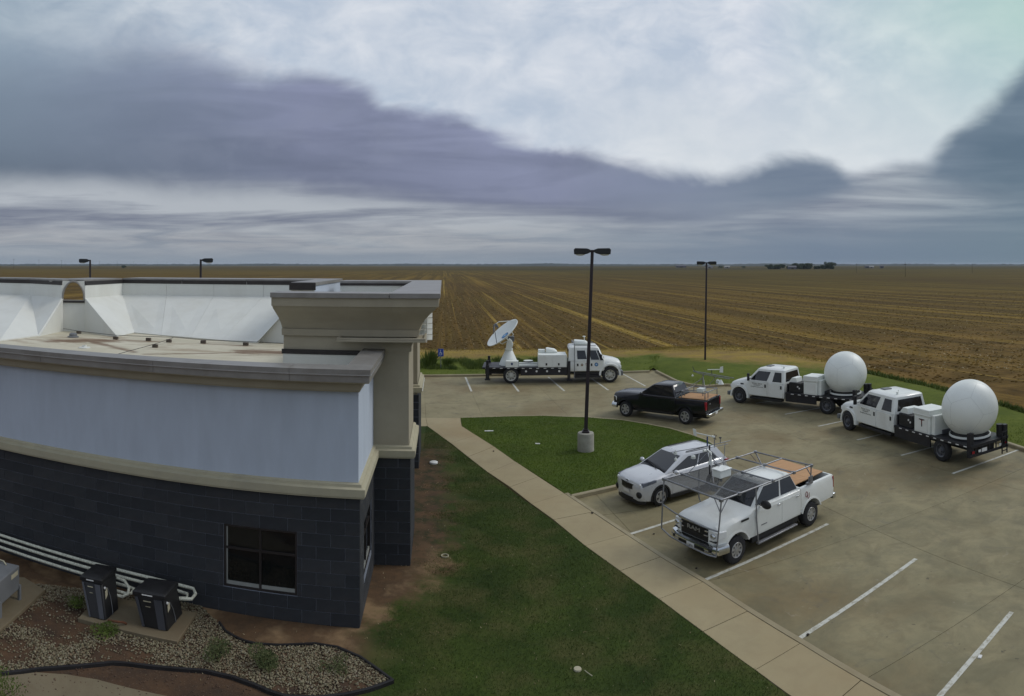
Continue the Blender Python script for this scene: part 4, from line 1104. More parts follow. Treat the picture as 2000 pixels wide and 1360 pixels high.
# ------------------------------------------------------------------ grass and plants
def blades(name, px, py, pz, h, w, mt, lean=.5, kind='stuff'):
    m = len(px); a = rng.uniform(0, 6.283, m); dx, dy = np.cos(a), np.sin(a)
    la = rng.uniform(0, 6.283, m); ll = rng.uniform(0, lean, m) * h
    V = np.empty((m, 3, 3)); V[:, 0] = np.stack([px - dx * w / 2, py - dy * w / 2, pz], -1); V[:, 1] = np.stack([px + dx * w / 2, py + dy * w / 2, pz], -1)
    V[:, 2] = np.stack([px + np.cos(la) * ll, py + np.sin(la) * ll, pz + h], -1)
    return tag(raw_mesh(name, V.reshape(-1, 3), np.arange(3 * m).reshape(-1, 3), mt), kind=kind)
def scatter(poly, n, mask=None):
    X = np.array([p[0] for p in poly]); Y = np.array([p[1] for p in poly])
    px = rng.uniform(X.min(), X.max(), n * 4); py = rng.uniform(Y.min(), Y.max(), n * 4)
    k = inside(px, py, poly)
    if mask is not None: k &= mask(px, py)
    return px[k][:n], py[k][:n]
cph, sph = math.cos(PHI), math.sin(PHI)
def lawn_mask(px, py):
    u = px * cph - py * sph; v = px * sph + py * cph
    edge = np.interp(v, [13.2, 16.6], [-1.6, .2])
    wob = .45 * np.sin(v * 2.1 + 1) + .3 * np.sin(v * 5.3 + u * 3)
    d = u - edge - wob
    k = (d > .35) | (rng.random(len(px)) < np.clip((d + .4) / 1.2, 0, .8)) & (d > -.6)
    k |= v > 27
    k &= ~((v > 13.0) & (u < -1.72)) & ~((v > 16.4) & (u < -.8)) & (np.hypot(px, py) < 40) & (py > 8)
    k &= ~inside(px, py, gpoly) & ~((u < -1.3) & (v > 12.55)) & ~inside(px, py, [(p.x, p.y) for p in dp]) & ~inside(px, py, [(p.x, p.y) for p in xs_])
    return k
lawnpoly = [(p.x, p.y) for p in wl] + [(5.2, 8), (-6, 8), tuple(BU(-6, 13)[:2]), tuple(BU(-1.7, 13.5)[:2]), tuple(BU(-.8, 31)[:2])]
px, py = scatter(lawnpoly, 110000, lawn_mask)
blades('grass', px, py, np.zeros(len(px)), rng.uniform(.02, .045, len(px)), rng.uniform(.006, .012, len(px)), M['blade'], .9)
px, py = scatter(lawnpoly, 1100, None)
k = (np.hypot(px, py) < 30); px, py = px[k], py[k]
blades('dry_grass', px, py, np.zeros(len(px)) + .01, rng.uniform(.015, .03, len(px)), rng.uniform(.01, .022, len(px)), M['straw'], 2.)
ip = [(p.x, p.y) for p in isl]
px, py = scatter(ip, 60000)
blades('grass', px, py, np.zeros(len(px)) + .01, rng.uniform(.02, .045, len(px)), rng.uniform(.01, .02, len(px)), M['blade2'], .9)
# verge grass between kerb and field
def verge_pts(n, i0, i1, t0, t1):
    i = rng.uniform(i0 * 5, i1 * 5, n); j = np.floor(i).astype(int); f = i - j; t = rng.uniform(t0, t1, n)
    A_ = np.array(ri)[:, :2]; B_ = np.array(ro)[:, :2]; a = A_[j] * (1 - f)[:, None] + A_[j + 1] * f[:, None]; b_ = B_[j] * (1 - f)[:, None] + B_[j + 1] * f[:, None]
    p = a * (1 - t)[:, None] + b_ * t[:, None]
    z = .0 - .30 * np.clip((t - .72) / .28, 0, 1)
    return p[:, 0], p[:, 1], z
px, py, z = verge_pts(26000, 1, 16.9, .02, .5); blades('verge_grass', px, py, z, rng.uniform(.05, .12, len(px)), rng.uniform(.02, .05, len(px)), M['blade2'], 1.)
px, py, z = verge_pts(18000, 1, 12.5, .52, 1.0); blades('dry_verge_grass', px, py, z, rng.uniform(.06, .18, len(px)), rng.uniform(.02, .06, len(px)), M['dryblade'], 1.)
px, py, z = verge_pts(16000, 0.9, 2.9, .12, .42); blades('roadside_weeds', px, py, z, rng.uniform(.15, .55, len(px)) * (.55 + .45 * np.sin(px * 1.3) * np.sin(px * 3.1 + py)), rng.uniform(.03, .08, len(px)), M['weed'], .5)
px, py, z = verge_pts(3000, 3.0, 5.5, .15, .40); blades('roadside_weeds', px, py, z, rng.uniform(.08, .25, len(px)), rng.uniform(.03, .07, len(px)), M['blade2'], .8)
px, py, z = verge_pts(3200, 12.8, 16.9, .78, .90); blades('ditch_weeds', px, py, z + .05, rng.uniform(.1, .35, len(px)), rng.uniform(.04, .1, len(px)), M['weed'], .8)
# crop residue on the field
th = rng.uniform(-.9, .95, 30000); r = 50 + 260 * rng.random(30000) ** 2.2
px, py = r * np.sin(th), r * np.cos(th)
u = px * cph - py * sph; u = np.round(u / 1.02 * 1.) * 1.02 + rng.normal(0, .13, len(u)); v = px * sph + py * cph
px, py = u * cph + v * sph, -u * sph + v * cph
rop = [(p[0], p[1]) for p in ro] + [(40, 0), (-60, 0), (-60, 60)]
k = ~inside(px, py, rop) & (rng.random(len(px)) < .35 + .65 * (np.sin(u * .33) > -.2))
px, py = px[k], py[k]
blades('crop_residue', px, py, np.zeros(len(px)) - .3, rng.uniform(.02, .10, len(px)), rng.uniform(.03, .16, len(px)), M['straw'], 3.)
# ridges of turned earth close to the verge: real relief, joined
def clods(n, rmin, rmax, s0, s1, name):
    th = rng.uniform(-.2, .95, n); r = rmin + (rmax - rmin) * rng.random(n) ** 1.3
    px, py = r * np.sin(th), r * np.cos(th); k = ~inside(px, py, rop); px, py = px[k], py[k]; m = len(px)
    s = rng.uniform(s0, s1, m); V = IV[None] * (s[:, None] * np.array([1.3, 1, .5]))[:, None, :].reshape(m, 1, 3) * rng.uniform(.7, 1.25, (m, len(IV), 1))
    V = V + np.stack([px, py, np.full(m, -.29)], -1)[:, None, :]
    Fq = (IF[None] + (np.arange(m) * len(IV))[:, None, None]).reshape(-1, 3)
    tag(raw_mesh(name, V.reshape(-1, 3), Fq, M['field']), kind='stuff')
clods(12000, 44, 190, .05, .13, 'earth_clods')

def bush(name, p, r, hgt, n, mt, label, cat, leaf=.05, stem=True, group=None):
    root = empty(name, p, 0, label, cat, group)
    V = []; Fc = []; seeds = [Vector((random.gauss(0, .4) * r, random.gauss(0, .4) * r, random.uniform(.3, .8) * hgt)) for _ in range(9)]
    for i in range(n):
        s = random.choice(seeds); d = Vector((random.gauss(0, 1), random.gauss(0, 1), random.gauss(0, 1))).normalized()
        q = s + Vector((d.x * r * .5, d.y * r * .5, d.z * hgt * .33)) * random.uniform(.75, 1.05)
        if q.z < .01: q.z = random.uniform(.01, .1) * hgt
        a = Vector((random.gauss(0, 1), random.gauss(0, 1), random.gauss(0, 1))).normalized() * leaf; c = a.orthogonal().normalized() * leaf * .5
        k = len(V); V += [q - a, q + c, q + a]; Fc.append((k, k + 1, k + 2))
    mb = MB(); mb.add(V, Fc); o = mb.build('foliage', mt, root)
    if stem:
        mb = MB()
        for s in seeds[:5]: mb.tube((0, 0, 0), s, .012, 5, .005)
        mb.build('stem', M['bark'], root)
    return root
bush('shrub', P(420, 1290), .28, .34, 900, M['shrub'], 'small round olive shrub in the gravel, left of the larger one', 'shrub', .028)
bush('shrub', P(510, 1308), .33, .42, 1300, M['shrub'], 'larger bushy olive shrub standing in the gravel bed', 'shrub', .03)
bush('shrub', P(655, 1308), .26, .14, 500, M['shrub'], 'low sprawling shrub near the tip of the gravel bed', 'shrub', .025)
bush('shrub', P(208, 1242), .30, .22, 700, M['weed'], 'dark green shrub in front of the concrete pad', 'shrub', .03)
bush('shrub', P(150, 1188), .22, .25, 400, M['weed'], 'small dark weed growing left of the black units', 'weed', .03)
bush('shrub', P(-8, 1368), .5, .5, 900, M['weed'], 'dark green shrub cut off at the lower left corner', 'shrub', .035)
def reed(p, n, hgt, spread, label):
    root = empty('tall_weed', p, 0, label, 'weed')
    V = []; Fc = []
    for i in range(n):
        a = random.uniform(0, 6.28); r0 = random.random() * spread * .4; x, y = r0 * math.cos(a), r0 * math.sin(a); hh = hgt * random.uniform(.5, 1); w = .03
        tx, ty = x + math.cos(a) * spread * random.random() + .15, y + math.sin(a) * spread * random.random()
        k = len(V); V += [(x - w, y, 0), (x + w, y, 0), ((x + tx) / 2 + w, (y + ty) / 2, hh * .6), (tx, ty, hh), ((x + tx) / 2 - w, (y + ty) / 2, hh * .6)]; Fc.append((k, k + 1, k + 2, k + 3, k + 4))
    mb = MB(); mb.add(V, Fc); mb.build('foliage', M['weed'], root)
reed(P(838, 719), 130, 1.5, .7, 'clump of tall dark weeds behind the kerb left of the blue sign')
reed(P(872, 716), 50, .8, .5, 'lower weed clump just right of the blue sign')

# trees far across the field
def tree(x, r, w, hgt, label, n=2200):
    p = Pr(x, r, -.3); root = empty('tree', p, 0, label, 'tree', 'trees of the distant farmstead')
    mb = MB(); mb.tube((0, 0, 0), (.3, 0, hgt * .45), w * .05, 7, w * .03)
    for k in range(4):
        a = k * 1.6; mb.tube((.1, 0, hgt * .25), (math.cos(a) * w * .3, math.sin(a) * w * .3, hgt * .6), w * .025, 5, w * .01)
    mb.build('trunk', M['bark'], root)
    lobes = [Vector((random.gauss(0, .26) * w, random.gauss(0, .26) * w, hgt * random.uniform(.16, .74))) for _ in range(20)]
    V = []; Fc = []; lf = w * .05
    for i in range(n):
        s = random.choice(lobes); d = Vector((random.gauss(0, 1), random.gauss(0, 1), random.gauss(0, 1))).normalized()
        q = s + Vector((d.x * w * .2, d.y * w * .2, d.z * hgt * .22)) * random.uniform(.5, 1)
        a = Vector((random.gauss(0, 1), random.gauss(0, 1), random.gauss(0, 1))).normalized() * lf; c = a.orthogonal().normalized() * lf
        k = len(V); V += [q - a, q + c, q + a, q - c]; Fc.append((k, k + 1, k + 2, k + 3))
    mb = MB(); mb.add(V, Fc); mb.build('crown', M['treeleaf'], root)
tl = [(1509, 17, 9.5, 'leftmost dark tree of the distant grove'), (1522, 17, 9.5, 'second dark tree from the left of the distant grove'), (1541, 9, 7.5, 'small tree beside the distant farmhouse'), (1556, 21, 11, 'wide round tree at the middle of the distant grove'), (1574, 19, 11, 'tall round tree right of the farmhouse in the distant grove'), (1599, 15, 6, 'low bush-like tree in the gap of the distant grove'), (1612, 13, 8, 'tree left of the tallest one at the right end of the grove'), (1621, 17, 14, 'tallest tree at the right end of the distant grove')]
for x, w, h_, lb in tl: tree(x, 1150, w, h_, lb)
tree(241, 1500, 10, 7, 'lone dark tree on the horizon right of the left lamp post', 900)
tree(1452, 1500, 8, 6, 'tiny lone tree on the horizon left of the distant grove', 500)
tree(1408, 1400, 9, 6.5, 'small dark tree beside the far lamp heads on the horizon', 500)
# distant farm buildings
def farm(x, r, w, d, hgt, wm, rm, label):
    root = empty('farm_building', Pr(x, r, -.3), -(x - X0) / F + .2, label, 'building', 'distant farm buildings')
    mb = MB(); mb.bb((-w / 2, -d / 2, 0), (w / 2, d / 2, hgt)); mb.build('wall', wm, root)
    mb = MB(); mb.prism([(-d / 2 - .4, hgt), (d / 2 + .4, hgt), (0, hgt + d * .28)], -w / 2 - .4, w / 2 + .4, 'X'); mb.build('roof', rm, root)
    mb = MB(); mb.bb((-w * .15, -d / 2 - .05, 0), (w * .15, -d / 2, hgt * .7)); mb.build('door', M['bronze'], root)
M['farwall'] = mat('far_shed_wall', (.32, .31, .30), .8); M['farroof'] = mat('far_roof', (.10, .10, .12), .7)
farm(1547, 1130, 14, 9, 3.5, M['farroof'], M['farroof'], 'dark farmhouse half hidden among the distant trees')
farm(1693, 1500, 9, 8, 4, M['farroof'], M['farroof'], 'small dark shed on the horizon right of the grove')
farm(1702, 1500, 10, 7, 3, M['farwall'], M['farwall'], 'pale shed on the horizon right of the grove')
farm(1722, 1450, 8, 7, 4.5, M['farroof'], M['farroof'], 'dark square barn farthest right on the horizon')
farm(1330, 1700, 26, 12, 4, M['farroof'], M['farroof'], 'long dark barn on the horizon between the two tall lamp posts')
farm(1385, 1500, 16, 10, 3.2, M['farwall'], M['farroof'], 'pale low farmhouse just right of the far lamp post')
farm(1420, 1500, 12, 8, 3, M['farwall'], M['farwall'], 'small pale shed right of the far lamp post')
# hazy woodland along the horizon
V = []; Fc = []; N = 700
for i in range(N):
    a = -1.25 + 2.5 * i / (N - 1)
    hh = 5 + 9 * max(0, mn.noise(Vector((a * 9, 0, 0)))) + 5 * abs(mn.noise(Vector((a * 90, 3, 0)))) + 2.2 * random.random()
    for rr, zz in ((4200, -.3), (4230, hh + 4), (4400, hh + 3), (4450, -.3)): V.append((rr * math.sin(a), rr * math.cos(a), zz))
for i in range(N - 1):
    for j in range(3): k = i * 4 + j; Fc.append((k, k + 4, k + 5, k + 1))
tag(raw_mesh('far_woodland', np.array(V), np.array(Fc), M['farwood']), kind='stuff')
# power poles along the horizon
def upole(x, r, hgt, label, g):
    root = empty('utility_pole', Pr(x, r, -.3), .5, label, 'utility pole', g)
    mb = MB(); mb.tube((0, 0, 0), (0, 0, hgt), hgt * .013, 6, hgt * .009); mb.build('post', M['bark'], root)
    mb = MB(); mb.bb((-1.4, -.15, hgt - 1.6), (1.4, .15, hgt - 1.3)); mb.build('crossarm', M['bark'], root)
gl = 'line of power poles on the left horizon'
names = ['leftmost', 'second', 'third', 'fourth', 'fifth', 'sixth', 'seventh', 'eighth', 'ninth', 'tenth', 'eleventh', 'twelfth', 'thirteenth']
for i, (x, r) in enumerate(((27, 1350), (76, 1550), (120, 1750), (194, 1950), (229, 2150), (261, 2350), (289, 2550), (308, 2700), (326, 2850), (350, 3000), (372, 3200), (424, 3500), (470, 3800))):
    upole(x, r, 20, names[i] + ' power pole of the line on the left horizon', gl)
for x, r, w in ((1590, 900, 'just left of the tallest grove tree'), (1673, 640, 'right of the grove'), (1768, 420, 'nearest on the right horizon'), (1899, 620, 'farthest right on the horizon')):
    upole(x, r, 9.5, 'thin power pole ' + w, 'power poles on the right horizon')

# ------------------------------------------------------------------ lamp posts and sign
def lamp(x, r, zt, heads, base, label, lean=0, rot=None, z0=0.):
    p = Pr(x, r, z0); ang = -(x - X0) / F if rot is None else rot
    root = empty('street_lamp', p, ang, label, 'street lamp', 'parking lot lamp posts')
    zb = 0
    if base:
        mb = MB(); mb.lathe([(.34, -.3), (.335, .70), (.32, .74), (.02, .75)], n=32); mb.build('concrete_base', M['basec'], root, smooth=40)
        mb = MB(); mb.box((0, 0, .785), (.30, .30, .07)); mb.box((0, 0, .85), (.20, .20, .08)); mb.build('base_plate', M['pole'], root, bevel=.01)
        zb = .75
    lx = lean
    mb = MB(); w = .075
    mb.loft([[Vector((sx * w, sy * w, zb)) for sx, sy in ((-1, -1), (1, -1), (1, 1), (-1, 1))], [Vector((lx + sx * w * .85, sy * w * .85, zt - z0)) for sx, sy in ((-1, -1), (1, -1), (1, 1), (-1, 1))]])
    mb.build('post', M['pole'], root, bevel=.008, seg=1)
    hd = None; z = zt - z0 - .05
    for s in heads:
        mb = MB(); pr = [(0.06, -.04), (.18, -.10), (.30, -.13), (.74, -.13), (.76, .06), (.70, .12), (.22, .11), (.06, .05)]
        mb.prism([(lx + s * a, z + c) for a, c in (pr if s > 0 else pr[::-1])], -.17, .17, 'Y')
        h_ = mb.build('lamp_head', M['lum'], root, bevel=.02)
        mb = MB(); mb.sphere((lx + s * .50, 0, z - .125), .17, 14, 8, 1.15, .85, .38); mb.build('lens', M['lamp'], h_, smooth=60)
    return root
lamp(1144, 26.75, 8.20, (-1, 1), True, 'nearest two-headed lamp post, on a round concrete base in the island lawn', .27)
lamp(1377, 50, 7.78, (-1, 1), False, 'farther two-headed lamp post behind the black pickup, seen against the field', .12)
lamp(176, 44, 7.92, (-1,), False, 'single-headed lamp post beyond the roof, its lamp pointing left', 0)
lamp(392, 40, 7.92, (1,), False, 'single-headed lamp post beyond the roof, its lamp pointing right', 0)
r = empty('accessible_parking_sign', P(861, 722), .1, 'small blue sign on a thin post behind the far kerb', 'sign')
mb = MB(); mb.bb((-.03, -.015, -.2), (.03, .015, 1.25)); mb.build('post', M['greybox'], r)
mb = MB(); mb.bb((-.20, -.035, .95), (.20, -.017, 1.50)); bd = mb.build('sign_board', M['blue'], r, bevel=.01, seg=1)
mb = MB()
mb.lathe([(.085, 0), (.105, 0), (.105, .004), (.085, .004)], (0, 0, 0), 20, 'Y', True); mb.v = [(x - .01, -y - .037, z + 1.15) for x, y, z in mb.v]
mb.bb((-.04, -.041, 1.18), (-.015, -.037, 1.36)); mb.bb((-.04, -.041, 1.18), (.07, -.037, 1.205)); mb.bb((.06, -.0411, 1.06), (.085, -.037, 1.20)); mb.sphere((-.03, -.037, 1.40), .028, 10, 6, 1, .1, 1)
mb.build('symbol', M['paper'], bd)

# ------------------------------------------------------------------ vehicles
def apply_bool(o, cutter):
    m = o.modifiers.new('b', 'BOOLEAN'); m.object = cutter; m.operation = 'DIFFERENCE'; m.solver = 'EXACT'
    bpy.context.view_layer.update()
    dg = bpy.context.evaluated_depsgraph_get()
    me = bpy.data.meshes.new_from_object(o.evaluated_get(dg))
    o.modifiers.remove(m); o.data = me
    bpy.data.objects.remove(cutter)
    me.shade_smooth(); me.set_sharp_from_angle(angle=math.radians(32))
    return o
def section(x, zb, zs, zt, w, wt):
    h = [(0, zb), (w * .86, zb), (w * .975, zb + .06), (w, zb + .35 * (zs - zb)), (w * .992, zb + .82 * (zs - zb)), (w * .96, zs), ((w * .96 + wt) / 2, zs + .55 * (zt - zs)), (wt, zt - .012), (wt * .5, zt + .012), (0, zt + .016)]
    r = [Vector((x, -y, z)) for y, z in h]; l = [Vector((x, y, z)) for y, z in h[1:-1]][::-1]
    return r + l
def body(root, name, st, mt, wells=(), wr=.5, cavity=None):
    mb = MB(); mb.loft([section(*s) for s in st][::-1]); o = mb.build(name, mt, None)
    cut = MB()
    for x, z, r, inner in wells:
        for s in (-1, 1):
            cut.tube((x, s * inner, z), (x, s * 1.6, z), r, 28)
    if cavity: cut.bb(*cavity)
    if cut.v: apply_bool(o, cut.build('cut', None))
    else:
        o.data.shade_smooth(); o.data.set_sharp_from_angle(angle=math.radians(32))
    o.parent = root
    return o
class GH:
    """greenhouse: tapered cab top with glass set on its faces"""
    def __init__(s, root, xb0, xb1, wb, zb, xt0, xt1, wt, zt, mt, crown=.05):
        s.r = root; s.p = (xb0, xb1, wb, zb, xt0, xt1, wt, zt)
        def ring(x0, x1, w, z, c):
            return [Vector(p) for p in ((x0, -w + c, z), (x0 + c, -w, z), (x1 - c, -w, z), (x1, -w + c, z), (x1, w - c, z), (x1 - c, w, z), (x0 + c, w, z), (x0, w - c, z))]
        mb = MB(); mb.loft([ring(xb0, xb1, wb, zb, .05), ring(xt0, xt1, wt, zt, .07), ring(xt0 + .08, xt1 - .10, wt - .10, zt + crown, .07), ring(xt0 + .3, xt1 - .35, wt - .35, zt + crown * 1.35, .1)])
        s.o = mb.build('cab', mt, root, smooth=38)
    def side(s, q, t, sg):
        xb0, xb1, wb, zb, xt0, xt1, wt, zt = s.p
        return Vector(((xb0 + (xt0 - xb0) * t) * (1 - q) + (xb1 + (xt1 - xb1) * t) * q, sg * (wb + (wt - wb) * t), zb + (zt - zb) * t))
    def end(s, q, t, front=True):
        xb0, xb1, wb, zb, xt0, xt1, wt, zt = s.p; i = 1 if front else 0
        return Vector((s.p[i] + (s.p[4 + i] - s.p[i]) * t, q * (wb + (wt - wb) * t), zb + (zt - zb) * t))
    def win(s, pts, mt=None, name='window', off=.004, both=True, th=.006, parent=None):
        for sg in ((-1, 1) if both else (1,)):
            q = [s.side(a, b, sg) + Vector((0, sg * off, 0)) for a, b in pts]
            n = (q[1] - q[0]).cross(q[2] - q[0])
            if n.y * sg < 0: q = q[::-1]
            mb = MB(); mb.panel(q, th); mb.build(name, mt or M['carglass'], parent or s.o)
    def glass(s, q0, t0, t1, front=True, name='windshield', mt=None, off=.004, parent=None):
        q = [s.end(-q0, t0, front), s.end(q0, t0, front), s.end(q0 * .97, t1, front), s.end(-q0 * .97, t1, front)]
        n = (q[1] - q[0]).cross(q[2] - q[0]).normalized()
        if (n.x > 0) != front: q = q[::-1]; n = -n
        mb = MB(); mb.panel([p + n * off for p in q], .006); return mb.build(name, mt or M['carglass'], parent or s.o)
def wheel_proto(R, w, rr, style, rimmat):
    mb = MB(); h = w / 2
    mb.lathe([(rr, -h), (R - .05, -h), (R - .015, -h + .02), (R, -h + .05), (R, h - .05), (R - .015, h - .02), (R - .05, h), (rr, h)], (0, 0, 0), 36, 'Y', True)
    o = mb.build('wheel', M['rubber'], None, smooth=50)
    mb = MB()
    if style == 'steel':
        mb.lathe([(rr, h - .005), (rr - .03, h - .02), (rr - .05, h - .11), (rr * .55, h - .12), (rr * .42, h - .03), (.09, h - .03), (.085, h + .03), (.001, h + .035)], (0, 0, 0), 30, 'Y')
        rim = mb.build('rim', rimmat, o, smooth=35)
        for k in range(8):
            mb = MB(); a = k * math.pi / 4 + .2; c = (rr * .72 * math.cos(a), h - .125, rr * .72 * math.sin(a)); mb.tube((c[0], c[1], c[2]), (c[0], c[1] + .014, c[2]), rr * .11, 10); mb.build('vent_hole', M['black'], rim)
    else:
        mb.lathe([(rr, h - .003), (rr - .02, h - .008), (rr - .035, h - .05), (rr - .04, -h * .4), (.001, -h * .4)], (0, 0, 0), 32, 'Y')
        mb.build('rim_barrel', M['darkrim'], o, smooth=35)
        mb = MB(); mb.lathe([(rr, h), (rr - .005, h + .006), (rr - .03, h), (rr - .03, h - .03)], (0, 0, 0), 32, 'Y')
        n = style
        for k in range(n):
            a = 2 * math.pi * k / n + .3; d = Vector((math.cos(a), 0, math.sin(a))); t = Vector((-math.sin(a), 0, math.cos(a)))
            wi, wo = .035, .045 if n > 5 else .06
            q = [d * .04 - t * wi, d * (rr - .02) - t * wo, d * (rr - .02) + t * wo, d * .04 + t * wi]
            y0, y1 = h - .045, h - .012
            mb.add([Vector((p.x, y0, p.z)) for p in q] + [Vector((p.x, y1, p.z)) for p in q], [(0, 1, 2, 3), (7, 6, 5, 4), (0, 4, 5, 1), (1, 5, 6, 2), (2, 6, 7, 3), (3, 7, 4, 0)])
        mb.lathe([(.075, h - .04), (.07, h - .004), (.001, h)], (0, 0, 0), 18, 'Y')
        mb.build('rim', rimmat, o, smooth=30)
    mb = MB(); mb.lathe([(rr - .03, -h + .01), (.001, -h + .02)], (0, 0, 0), 20, 'Y'); mb.build('brake_backing', M['black'], o)
    return o
def wheels(root, xs, y, R, w, rr, style, rimmat, front_turn=0):
    p = wheel_proto(R, w, rr, style, rimmat); first = True
    for x in xs:
        for s in (1, -1):
            o = p if first else dup(p)
            first = False
            o.parent = root; o.location = (x, s * (y - w / 2), R); o.rotation_euler = (0, 0, (0 if s > 0 else math.pi) + (front_turn if x > 1 else 0))
def text(body_, size, mt, parent, loc, rot, name='lettering', ext=.003, sx=1., align='CENTER'):
    cu = bpy.data.curves.new('t', 'FONT'); cu.body = body_; cu.size = size; cu.extrude = ext; cu.align_x = align; cu.align_y = 'CENTER'
    cu.resolution_u = 2
    t = bpy.data.objects.new('t', cu); COL.objects.link(t); bpy.context.view_layer.update()
    me = bpy.data.meshes.new_from_object(t.evaluated_get(bpy.context.evaluated_depsgraph_get()))
    bpy.data.objects.remove(t); me.materials.clear(); me.materials.append(mt)
    o = bpy.data.objects.new(name, me); COL.objects.link(o); o.parent = parent
    o.location = loc; o.rotation_euler = rot; o.scale = (sx, 1, 1); return o
RS = lambda s: (math.radians(90), 0, 0) if s < 0 else (math.radians(90), 0, math.pi)   # lettering on the -y / +y side
def bits(root, name, mt, *boxes, bevel=0, **k):
    o = None
    for a, c in boxes:
        mb = MB(); mb.bb(a, c); q = mb.build(name, mt, root, bevel=bevel, **k); o = o or q
    return o
def sym(root, name, mt, a, c, bevel=0):
    """the same box on both sides"""
    bits(root, name, mt, (a, c), bevel=bevel); bits(root, name, mt, ((a[0], -a[1], a[2]), (c[0], -c[1], c[2])), bevel=bevel)
def logo(root, x, z, y, r, s, c1, c2, nm='round_logo'):
    mb = MB(); mb.tube((x, y, z), (x, y + s * .004, z), r, 20); o = mb.build(nm, c1, root)
    mb = MB(); mb.tube((x, y + s * .004, z), (x, y + s * .007, z), r * .72, 20); mb.build('logo_disc', c2, o)
    mb = MB(); mb.panel([(x - r * .6, y + s * .008, z + r * .25), (x, y + s * .008, z - r * .25), (x + r * .6, y + s * .008, z + r * .35), (x, y + s * .008, z + .02)], .001 * s); mb.build('logo_wing', M['paper'], o)
    return o
def ou(root, x, z, y, s, size=.22):
    dx = .05 * size / .22
    a = text('O', size * 1.25, M['crimson'], root, (x + (dx if s > 0 else -dx), y + s * .004, z + .035), RS(s), 'logo_letter', sx=.62)
    text('U', size * 1.25, M['crimson'], root, (x - (dx if s > 0 else -dx), y + s * .006, z - .035), RS(s), 'logo_letter', sx=.62)
def mirror(root, x, y, z, mt, w=.13, h=.2, big=False):
    for s in (-1, 1):
        mb = MB(); mb.bb((x - .05, s * y, z - .02), (x + .02, s * (y + .14), z + .02)); o = mb.build('mirror_arm', M['black'], root)
        mb = MB(); mb.sphere((0, 0, 0), 1, 14, 10, .09, w, h / 2); mb.v = [(vx + x, vy + s * (y + .12 + w * .7), vz + z + h * .2) for vx, vy, vz in mb.v]
        mb.build('mirror', mt, root, smooth=60)

